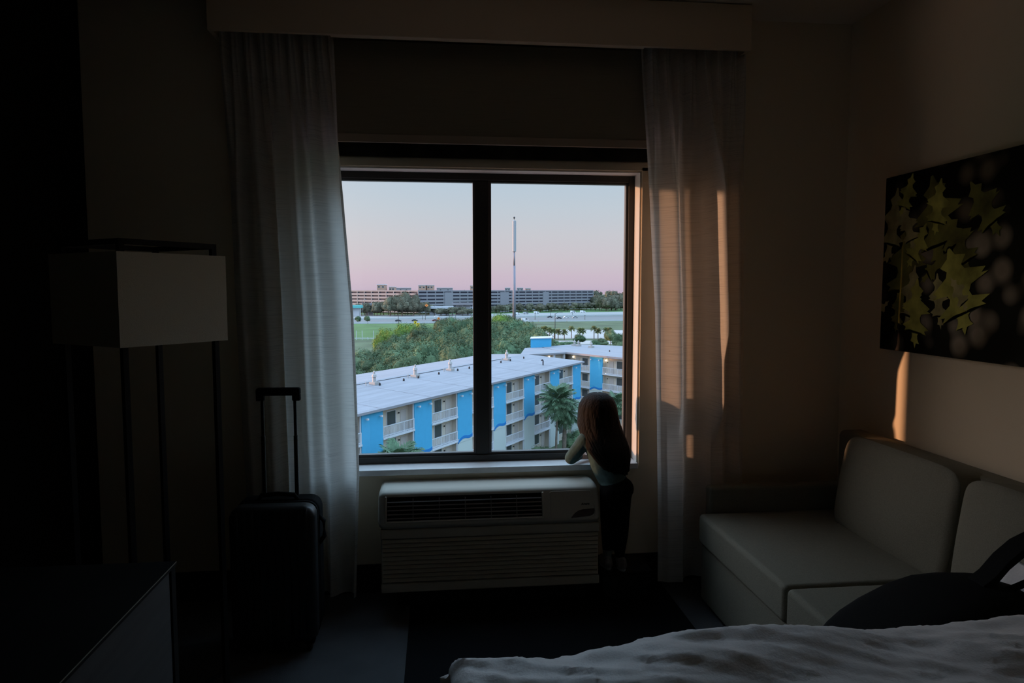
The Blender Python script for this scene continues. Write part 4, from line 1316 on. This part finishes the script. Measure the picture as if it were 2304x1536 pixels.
crown_me = [leaf_cloud(k, 17, 5200, .036).mesh('crown', M['leaf']) for k in range(4)]
crown_y = leaf_cloud(21, 17, 5200, .036).mesh('crown', M['leaf_yellow'])
crown_far = [leaf_cloud(40 + k, 12, 600, .085).mesh('crown', M['leaf_far']) for k in range(3)]
crown_big = leaf_cloud(60, 22, 2200, .05).mesh('crown', M['leaf_far'])
trunk_me = trunk_mesh().mesh('trunk', M['bark'])
def tree(name, a, b, h, wd, me, label, group=None, rz=0.0, base=.22):
    t = thing(name, label, 'tree', P(a, b, GZ), rz, group)
    c = link('crown', me, t)
    ch = h * (1 - base) / 1.75
    c.scale = (wd, wd, ch)
    c.location = (0, 0, h - ch * 1.02)
    k = link('trunk', trunk_me, t)
    k.scale = (wd, wd, h * .62)
    return t
rnd = random.Random(12)
def canopy_far_b(px_):
    tab = [(600, 150), (800, 158), (900, 185), (960, 215), (1010, 255), (1080, 275), (1150, 262), (1190, 205), (1215, 168), (1240, 150)]
    return lerp_tab([(-x, y) for x, y in tab], -px_)
placed = []
n_try = 0
while len(placed) < 150 and n_try < 6000:
    n_try += 1
    px_ = rnd.uniform(640, 1225)
    bmin = 100 if px_ < 1090 else 134
    bf = canopy_far_b(px_)
    b = bmin + (bf - bmin) * rnd.random() ** .8
    a = at(px_, b)
    # stay clear of the buildings
    s_ = (a + 14.2) * .48 + (b - 63) * .877; w_ = -(a + 14.2) * .877 + (b - 63) * .48
    if w_ < 22.5 and s_ < 60: continue
    if a > -6 and b < 133 : continue
    if a > 1.5 and b < 150: continue
    if any((a - q[0]) ** 2 + (b - q[1]) ** 2 < 4.4 ** 2 for q in placed): continue
    placed.append((a, b, px_))
def zone(px_, b):
    return ('near ' if b < 145 else 'far ') + ('left part' if px_ < 850 else 'middle' if px_ < 1000 else 'right part')
for (a, b, px_) in placed:
    h = rnd.uniform(10.5, 13.0) if px_ < 940 else rnd.uniform(12.5, 15.5)
    if px_ < 850: h *= .86
    tree('broadleaf_tree', a, b, h, rnd.uniform(3.3, 4.6), crown_me[rnd.randrange(4)], 'dense dark green tree in the %s of the woods behind the long roof' % zone(px_, b), 'trees in the %s of the woods behind the long roof' % zone(px_, b), rnd.uniform(0, 6.28))
for px_, b, h, wd, lb in ((868, 186, 14.6, 4.2, 'yellowish tree at the left edge of the woods, brighter than its neighbours'),
                      (912, 206, 15.0, 5.4, 'bright green tree topping the middle of the woods'),
                      (938, 216, 14.2, 4.4, 'light green tree just right of the middle of the woods'),
                      (1128, 252, 16.5, 6.8, 'tall bright green tree at the right end of the woods'),
                      (1165, 232, 14.6, 5.2, 'round green tree beside the foot of the tall mast')):
    tree('broadleaf_tree', at(px_, b), b, h, wd, crown_y if px_ != 1165 else crown_me[1], lb, rz=px_)
# scrub at the right, behind the far wing
for k in range(44):
    px_ = rnd.uniform(1190, 1430); b = rnd.uniform(160, 285)
    if px_ < 1260 and b < 200: continue
    tree('scrub_tree', at(px_, b), b, rnd.uniform(3.5, 5.5) if px_ < 1370 else rnd.uniform(6, 9.0), rnd.uniform(2.2, 3.4), crown_me[rnd.randrange(4)], 'low scrubby tree behind the far apartment wing', 'scrub behind the far apartment wing', rnd.uniform(0, 6))
# tree belts beyond the highway
for k in range(100):
    px_ = 770 + k * 6.8 + rnd.uniform(-6, 6); b = rnd.uniform(610, 640) if px_ < 1090 else min(652 + 163 * (px_ - 941) / 394, 815) * .985 - rnd.uniform(12, 40)
    tall = rnd.uniform(11, 16) if px_ < 975 else rnd.uniform(6, 10) if px_ < 1085 else rnd.uniform(8, 12)
    tree('roadside_tree', at(px_, b), b, tall, rnd.uniform(4.5, 7.0), crown_far[rnd.randrange(3)], 'small olive-green tree in the belt beyond the highway', 'trees beyond the highway', rnd.uniform(0, 6), .1)
for k in range(20):
    px_ = 1335 + rnd.uniform(0, 95); b = rnd.uniform(740, 880)
    tree('roadside_tree', at(px_, b), b, rnd.uniform(17, 25), rnd.uniform(6, 9), crown_far[rnd.randrange(3)], 'tall tree in the clump at the right end of the parking garage', 'trees at the right end of the garage', rnd.uniform(0, 6), .1)
for px_, wd, h, lb in ((905, 11.5, 24.5, 'big spreading tree standing in front of the parking garage'), (878, 9, 20, 'rounded tree left of the big spreading tree by the garage'), (930, 9, 22, 'rounded tree right of the big spreading tree by the garage')):
    tree('spreading_tree', at(px_, 606), 606, h, wd, crown_big, lb, rz=px_, base=.08)
for k in range(44):
    px_ = 700 + k * 19 + rnd.uniform(-6, 6); b = rnd.uniform(1250, 1500)
    tree('distant_tree', at(px_, b), b, rnd.uniform(21, 28), rnd.uniform(9, 15), crown_far[rnd.randrange(3)], 'hazy tree on the far horizon', 'trees along the horizon', rnd.uniform(0, 6), .05)
for px_, b in ((805, 475), (826, 478)):
    tree('young_tree', at(px_, b), b, 6.0, 2.5, crown_me[px_ % 4], 'young round tree by the road, %s of two beside the lawn' % ('left' if px_ < 815 else 'right'), base=.1)

# palms: every frond is a part
def frond_mesh(seed, fan=True):
    rnd2 = random.Random(seed)
    mb = MB()
    droop = rnd2.uniform(.5, .9)
    ln = 1.25
    pts = []
    for k in range(9):
        t = k / 8
        pts.append(Vector((ln * t, 0, .30 * t - droop * t * t * .75)))
    mb.tube(pts, [.022 * (1 - .8 * k / 8) + .003 for k in range(9)], 4)
    for k in range(2, 9):
        for q in range(2):
            t = min(.999, (k - .5 * q) / 8)
            i = min(7, int(t * 8)); f = t * 8 - i
            p = pts[i].lerp(pts[i + 1], f)
            for s_ in (-1, 1):
                l2 = (.55 * math.sin(PI * min(1, .18 + t * .78)) + .10) * rnd2.uniform(.85, 1.15)
                d = Vector((.62, s_ * .78, -.16 - .25 * rnd2.random())).normalized()
                n_ = d.cross(Vector((0, 0, 1))).normalized() * .036
                m_ = p + d * l2 * .55 + Vector((0, 0, .02))
                e_ = p + d * l2 + Vector((0, 0, -.12 * l2 - .04))
                mb.add([p - n_ * .6, p + n_ * .6, m_ + n_, m_ - n_, e_], [(0, 1, 2, 3), (3, 2, 4)])
    return mb.mesh('frond', M['palm_leaf'])
frond_me = [frond_mesh(k) for k in range(3)]
def palm(a, b, h, r_, nf, label, thick=.17, lean_=.0, skirt=0):
    t = thing('palm_tree', label, 'palm tree', P(a, b, GZ))
    rn = random.Random(int(a * 31 + b))
    part('trunk', MB().tube([(0, 0, 0), (lean_ * .3, 0, h * .4), (lean_ * .7, .05, h * .75), (lean_, .1, h)], [thick * 1.2, thick, thick * .85, thick * .9], 10), M['bark'], t, smooth=True)
    for k in range(nf):
        f_ = link('frond', frond_me[k % 3], t)
        f_.location = (lean_, .1, h)
        el = math.radians(72 - 125 * ((k + .5) / nf) ** .9)
        f_.rotation_euler = (rn.uniform(-.25, .25), -el, k * 2.39996 + rn.uniform(-.2, .2))
        s_ = r_ / 1.25 * rn.uniform(.88, 1.08)
        f_.scale = (s_, s_, s_)
    return t
palm(at(1252, 91), 91, 8.3, 2.6, 46, 'slender tall palm in front of the block, its round crown against the blue panels', .15, .25)
palm(at(1271, 93), 93, 6.4, 2.3, 40, 'stouter palm with a patterned trunk right behind the slender palm', .30, .1)
palm(at(893, 61.5), 61.5, 7.2, 2.3, 44, 'palm against the blue end panel at the lower left of the window', .2, .0)
palm(at(1392, 96), 96, 7.0, 2.0, 34, 'palm at the right frame of the window beside the child', .18, .0)
palm(at(1376, 104), 104, 5.2, 1.7, 30, 'shorter palm between the child and the far wing', .18, .0)
# bushes at the foot of the block
for px_, b, h, wd, lb in ((1180, 84, 3.0, 2.2, 'round bush at the foot of the block, left of the palm trunks'), (1222, 88, 3.2, 2.2, 'round bush beside the slender palm trunk'),
                      (1300, 95, 4.0, 2.4, 'dark bush beside the child at the foot of the far wing'), (1392, 92, 4.6, 2.2, 'dark bush below the right-hand palm'), (1145, 80, 2.6, 1.8, 'low bush under the white panels')):
    tree('garden_bush', at(px_, b), b, h, wd, crown_me[px_ % 4], lb, rz=px_, base=.02)
# small palms by the pale lot
pc = MB()
for k in range(22):
    a = k * 2.4; el = math.radians(75 - 120 * k / 22)
    d = Vector((math.cos(a) * math.cos(el), math.sin(a) * math.cos(el), math.sin(el)))
    sd = d.cross(Vector((0, 0, 1))).normalized() * .22
    tip = d * 1.0 + Vector((0, 0, -.22)); mid = d * .6
    pc.add([(0, 0, 0), mid + sd, tip, mid - sd], [(0, 1, 2, 3)])
    pc.add([(0, 0, -.02), mid * .9 + sd * 1.3 + Vector((0, 0, -.1)), tip * .9 + sd, mid], [(0, 1, 2, 3)])
small_crown = pc.mesh('crown', M['palm_far'])
small_trunk = MB().tube([(0, 0, 0), (0, 0, 1)], [.22, .17], 7).mesh('trunk', M['bark'])
for k, (px_, yb) in enumerate(((1193, 762), (1200, 764), (1213, 763), (1222, 761), (1227, 763), (1237, 762), (1247, 763), (1256, 765), (1270, 765), (1286, 761), (1305, 762), (1311, 762), (1337, 762), (1346, 763), (1364, 762), (1372, 764))):
    b = 23 * 1550 / (yb - 652)
    t = thing('small_palm', 'small cabbage palm in the row along the pale lot', 'palm tree', P(at(px_, b), b, GZ), k, 'small palms along the pale lot')
    h = rnd.uniform(3.6, 5.0)
    c = link('crown', small_crown, t); c.location = (0, 0, h); c.scale = (2.3, 2.3, 2.1)
    q = link('trunk', small_trunk, t); q.scale = (1, 1, h)

# ---- tall mast, lamp posts, signs ------------------------------------------
mb_b = 474
t = thing('cell_tower', 'very tall slim grey mast with a white cylindrical antenna sleeve', 'mast', P(at(1157, mb_b), mb_b, GZ))
part('lower_shaft', MB().lathe([(1.15, 0), (.85, 39.5)], 16), M['pole'], t, smooth=True)
part('upper_shaft', MB().lathe([(.66, 39.5), (.62, 50.0)], 16), M['pole'], t, smooth=True)
part('antenna_sleeve', MB().lathe([(.62, 49.0), (1.30, 49.2), (1.30, 69.9), (.4, 70.2)], 18), M['sleeve'], t)
part('top_beacon', MB().lathe([(.15, 70.1), (.15, 71.2), (.62, 71.6), (.62, 72.3), (.1, 72.8)], 10), M['pole_dark'], t)

def lamp_post(px_, b, h, dark, label, arm=1):
    m = M['pole_dark'] if dark else M['pole']
    t = thing('lamp_post', label, 'lamp post', P(at(px_, b), b, GZ))
    part('shaft', MB().lathe([(.20, 0), (.12, h)], 8), m, t)
    if arm:
        part('arm', MB().tube([(0, 0, h - .2), (arm * 1.2, 0, h + .4), (arm * 2.6, 0, h + .6)], .08, 6), m, t)
        part('lamp_head', MB().box(min(arm * 2.4, arm * 3.6), max(arm * 2.4, arm * 3.6), -.2, .2, h + .5, h + .7), m, t)
    else:
        part('cap', MB().box(-.3, .3, -.3, .3, h, h + .4), m, t)
for px_, yb, yt, dark, arm, lb in ((815, 711, 675, 0, 1, 'pale lamp post with a long arm at the far left of the highway'), (971, 704, 677, 0, 0, 'pale lamp post in front of the right part of the garage'),
                                (792, 731, 707, 1, 0, 'short dark post at the left end of the lawn'), (896, 746, 704, 1, 0, 'thin dark post rising from the lawn'),
                                (951, 719, 702, 1, 0, 'dark post left of the orange diamond sign'), (957, 719, 700, 1, 0, 'dark post under the orange diamond sign'),
                                (1025, 721, 704, 1, 0, 'dark post at the right end of the left pane'), (1204, 719, 702, 1, 0, 'dark post right of the tall mast'),
                                (1239, 712, 700, 1, 0, 'short dark post on the far verge'), (1249, 762, 705, 1, 1, 'tall dark lamp post rising among the small palms'),
                                (1288, 709, 694, 1, 0, 'dark post on the far carriageway at right'), (1316, 722, 710, 1, 0, 'stubby dark post by the near barrier')):
    b = 23 * 1550 / (yb - 652)
    lamp_post(px_, b, (yb - yt) / 1550 * b, dark, lb, arm)
def sign(name, px_, b, z, s_, kind, label):
    t = thing(name, label, 'road sign', P(at(px_, b), b, GZ))
    part('post', MB().box(-.06, .06, .02, .14, 0, z + s_), M['pole_dark'], t)
    if kind == 'diamond':
        part('plate', MB().prism_y([(0, z - s_), (s_, z), (0, z + s_), (-s_, z)], -.05, 0), M['orange'], t)
        part('marking', MB().box(-.12 * s_, .12 * s_, -.07, -.05, z - .45 * s_, z + .45 * s_), M['ink'], t)
    else:
        part('plate', MB().box(-s_ * .8, s_ * .8, -.05, 0, z - s_, z + s_), M['yellow'], t)
        ch = [(-.4 * s_, z - .75 * s_), (-.05 * s_, z - .75 * s_), (.5 * s_, z), (-.05 * s_, z + .75 * s_), (-.4 * s_, z + .75 * s_), (.1 * s_, z)]
        part('chevron', MB().prism_y(ch, -.07, -.05), M['ink'], t)
sign('warning_sign', 960, 598, 9.6, 1.5, 'diamond', 'orange warning sign high on posts in front of the garage')
sign('warning_sign', 987, 466, 3.6, 1.15, 'diamond', 'orange diamond sign on the near edge of the highway')
sign('chevron_sign', 934, 440, 2.2, 1.1, 'chevron', 'left yellow sign with a black chevron by the curve')
sign('chevron_sign', 940, 428, 1.3, 1.3, 'chevron', 'right yellow sign with a black chevron by the curve')

# ---- cars --------------------------------------------------------------------
def car(px_, b, paint, label, rot=0.0, van=False):
    t = thing('car', label, 'car', P(at(px_, b), b, GZ + .12), rot)
    if van:
        pr = [(-2.6, .35), (2.7, .35), (2.75, 1.0), (2.1, 1.25), (1.5, 2.15), (-2.55, 2.2), (-2.6, .5)]
        gl = [(1.35, 1.25), (1.95, 1.28), (1.45, 2.0), (1.0, 2.05), (.2, 2.05), (.2, 1.25)]
    else:
        pr = [(-2.25, .30), (2.25, .30), (2.30, .72), (1.3, .92), (.55, 1.42), (-1.0, 1.45), (-1.75, 1.0), (-2.28, .92)]
        gl = [(-1.45, .98), (1.12, .95), (.50, 1.36), (-.95, 1.38)]
    part('car_body', MB().prism_y(pr, -.88, .88), M[paint], t)
    part('side_glass', MB().prism_y(gl, -.90, .90), M['car_glass'], t)
    for x in (-1.42, 1.42):
        part('wheel', MB().tube([(x, -.90, .33), (x, .90, .33)], .33, 10), M['tyre'], t)
for c in ((896, 500, 'car_dark', 'dark car at left on the near carriageway', 0, False), (933, 505, 'car_dark', 'dark car behind the chevron signs', .1, False),
          (979, 505, 'car_red', 'dark red car left of the orange diamond sign', .1, False), (1000, 507, 'car_dark', 'dark green car right of the orange diamond sign', .1, False),
          (984, 580, 'car_white', 'white car on the far carriageway above the orange diamond sign', .1, False), (1181, 505, 'car_white', 'white pickup car right of the mast on the near carriageway', .15, True),
          (1237, 570, 'car_dark', 'dark car in the middle of the right pane', .15, False), (1258, 548, 'car_dark', 'dark car just right of the tall dark lamp post', .15, False),
          (1255.5, 556, 'car_silver', 'silver car half behind another just right of the tall lamp post', .15, False), (1274, 565, 'car_white', 'white car at the centre right of the near carriageway', .15, False),
          (1294, 562, 'car_silver', 'pale car passing the dark barrier posts', .15, False), (1289, 690, 'car_white', 'white car on the far lanes, left of a pair', .15, True),
          (1311, 698, 'car_white', 'white car on the far lanes, right of a pair', .15, True), (1164, 640, 'car_white', 'pale van just right of the mast on the far lanes', .15, True),
          (1183, 655, 'car_silver', 'grey van right of the pale van on the far lanes', .15, True), (1207, 668, 'car_white', 'third pale van from the mast on the far lanes', .15, True)):
    car(*c)

# ---- garage and horizon buildings ---------------------------------------------
def garage_face(root, p0, p1, levels, lh, z0, open_from, m):
    p0, p1 = Vector(p0), Vector(p1)
    d = (p1 - p0); ln = d.length; d.normalize(); n_ = Vector((d.y, -d.x, 0))
    if n_.dot(Vector((0, -1, 0))) < 0: n_ = -n_
    def bx(s0, s1, za, zb, w0, w1):
        mb = MB()
        c = [p0 + d * s0 + n_ * w0, p0 + d * s1 + n_ * w0, p0 + d * s1 + n_ * w1, p0 + d * s0 + n_ * w1]
        return mb.add([(q.x, q.y, za) for q in c] + [(q.x, q.y, zb) for q in c], [(0, 3, 2, 1), (4, 5, 6, 7), (0, 1, 5, 4), (1, 2, 6, 5), (2, 3, 7, 6), (3, 0, 4, 7)])
    part('deck_shade_fill', bx(0, ln, z0, z0 + levels * lh, -20, -.8), M['garage_dark'], root, world=True)  # solid block; the shade inside the open decks is put into its dark colour
    for k in range(levels):
        part('spandrel', bx(0, ln, z0 + k * lh, z0 + k * lh + lh * .56, -.9, 0), m, root, world=True)
    part('spandrel', bx(0, ln, z0 + levels * lh, z0 + levels * lh + 1.3, -20, 0), m, root, world=True)
    nb = max(3, int(ln / 9.5))
    for k in range(nb + 1):
        s_ = (ln - .9) * k / nb
        part('column', bx(s_, s_ + .9, z0, z0 + levels * lh, -.9, .08), m, root, world=True)
    return bx
g = thing('parking_garage', 'long grey-blue parking garage with rows of dark openings beyond the highway', 'building', P(at(1130, 690), 690, GZ))
bx = garage_face(g, P(at(941, 652), 652), P(at(1335, 815), 815), 6, 3.35, GZ + 1.2, 0, M['garage'])
for px_, w_ in ((1000, 10), (1128, 12), (1232, 9)):
    b = 652 + (815 - 652) * (px_ - 941) / (1335 - 941) * .85
    s_ = (P(at(px_, b), b) - P(at(941, 652), 652)).length
    part('stair_core', bx(s_, s_ + w_, GZ, GZ + 20.6, -.9, .35), M['garage'], g, world=True)
g2 = thing('parking_garage', 'sunlit pinkish parking garage wing left of the spreading trees', 'building', P(at(860, 670), 670, GZ))
M['garage_sun_tint'] = mat('sun_tinted_concrete', (0.3091, 0.2818, 0.3), 0.9)  # pink of the sunlight on the left wing is put into its concrete colour
garage_face(g2, P(at(939, 654), 654), P(at(700, 737), 737), 6, 3.35, GZ + 1.2, 0, M['garage_sun_tint'])

def block(px_, wpx, ytop, b, m, label, parapet=True):
    a = at(px_, b); w_ = wpx / 1550 * b
    zt_ = EYE - (ytop - 652) / 1550 * b - GZ
    t = thing('distant_building', label, 'building', P(a, b, GZ), -YAW)
    part('wall', MB().box(-w_ / 2, w_ / 2, 0, 18, 0, zt_), m, t)
    part('parapet', MB().box(-w_ / 2 - .4, w_ / 2 + .4, -.4, 18.4, zt_, zt_ + .8), M['white_trim'], t)
    for k in range(max(2, int(w_ / 9))):
        x = -w_ / 2 + w_ * (k + .5) / max(2, int(w_ / 9))
        f_ = part('window', MB().box(x - 1.6, x + 1.6, -.08, 0, zt_ - 4.2, zt_ - 1.6), M['white_trim'], t)
        part('pane', MB().box(x - 1.4, x + 1.4, -.12, -.08, zt_ - 4.0, zt_ - 1.8), M['bldg_pane'], f_)
block(858, 18, 641, 1050, M['terracotta'], 'square reddish block above the left garage wing')
block(882, 12, 646, 1060, M['terracotta'], 'small reddish block right of the square block on the skyline')
block(902, 40, 648, 1100, M['garage'], 'pale flat blocks on the skyline above the spreading trees')
block(950, 16, 642, 1080, M['terracotta'], 'reddish block right of the spreading trees on the skyline')
block(968, 14, 642, 1085, M['terracotta'], 'second reddish block from the spreading trees on the skyline')
block(1000, 34, 648, 1120, M['garage'], 'low pale block on the skyline in the left pane')
block(1066, 16, 643, 1090, M['terracotta'], 'reddish block by the window mullion on the skyline')
block(1142, 12, 648, 1080, M['garage'], 'small grey block left of the mast on the skyline')
block(1170, 14, 648, 1080, M['garage'], 'small grey block right of the mast on the skyline')
block(1188, 12, 649, 1090, M['terracotta'], 'low reddish block second from the mast on the skyline')
def shop(px_, b, w_, h, m, label):
    t = thing('roadside_building', label, 'building', P(at(px_, b), b, GZ), -YAW)
    part('canopy_roof', MB().box(-w_ / 2, w_ / 2, -4, 4, h, h + 2.2), m, t)
    for x in (-w_ / 2 + 1, 0, w_ / 2 - 1):
        part('column', MB().box(x - .25, x + .25, -3, -2.5, 0, h), M['white_trim'], t)
    part('kiosk', MB().box(-w_ / 3, w_ / 3, 0, 3.5, 0, h - .3), M['white_trim'], t)
shop(793, 600, 17, 7.5, M['turquoise'], 'turquoise-roofed filling station at the far left of the highway')
shop(830, 622, 10, 9.0, M['garage'], 'grey roadside building right of the filling station')
shop(988, 628, 26, 6.0, M['white_trim'], 'pale low roadside building under the garage')
shop(1042, 640, 20, 9.0, M['garage'], 'grey low roadside building at the right end of the left pane')
# fence beside the lawn
t = thing('field_fence', 'low pale fence along the foot of the lawn', 'fence', P(at(812, 340), 340, GZ))
for k in range(7):
    a = at(775 + k * 13, 318)
    p = P(a, 318)
    part('post', MB().box(p.x - .12, p.x + .12, p.y - .12, p.y + .12, GZ, GZ + (4.2 if k in (2, 3, 5) else 1.2)), M['white_trim'], t, world=True)
p0, p1 = P(at(775, 318), 318), P(at(853, 318), 318)
for z in (.35, .8):
    part('rail', MB().tube([(p0.x, p0.y, GZ + z), (p1.x, p1.y, GZ + z)], .10, 6), M['white_trim'], t, world=True)

# far belts of trees left and right of the view, too many to count
mb = MB()
rnd = random.Random(77)
base = leaf_cloud(90, 8, 110, .17)
for k in range(120):
    side = -1 if k % 2 else 1
    b = rnd.uniform(700, 1100) if k % 3 else rnd.uniform(1300, 1700)
    px_ = 1120 + side * rnd.uniform(340, 2300)
    h = rnd.uniform(14, 24); wd = rnd.uniform(7, 13)
    q = P(at(px_, b), b)
    mb.add([(q.x + v[0] * wd, q.y + v[1] * wd, GZ + h * .5 + v[2] * h * .55) for v in base.v], base.f)
o = link('distant_woods', mb.mesh('distant_woods', M['leaf_far']))
props(o, 'hazy belts of woods far beyond the highway at both sides of the view', 'woods', kind='stuff')
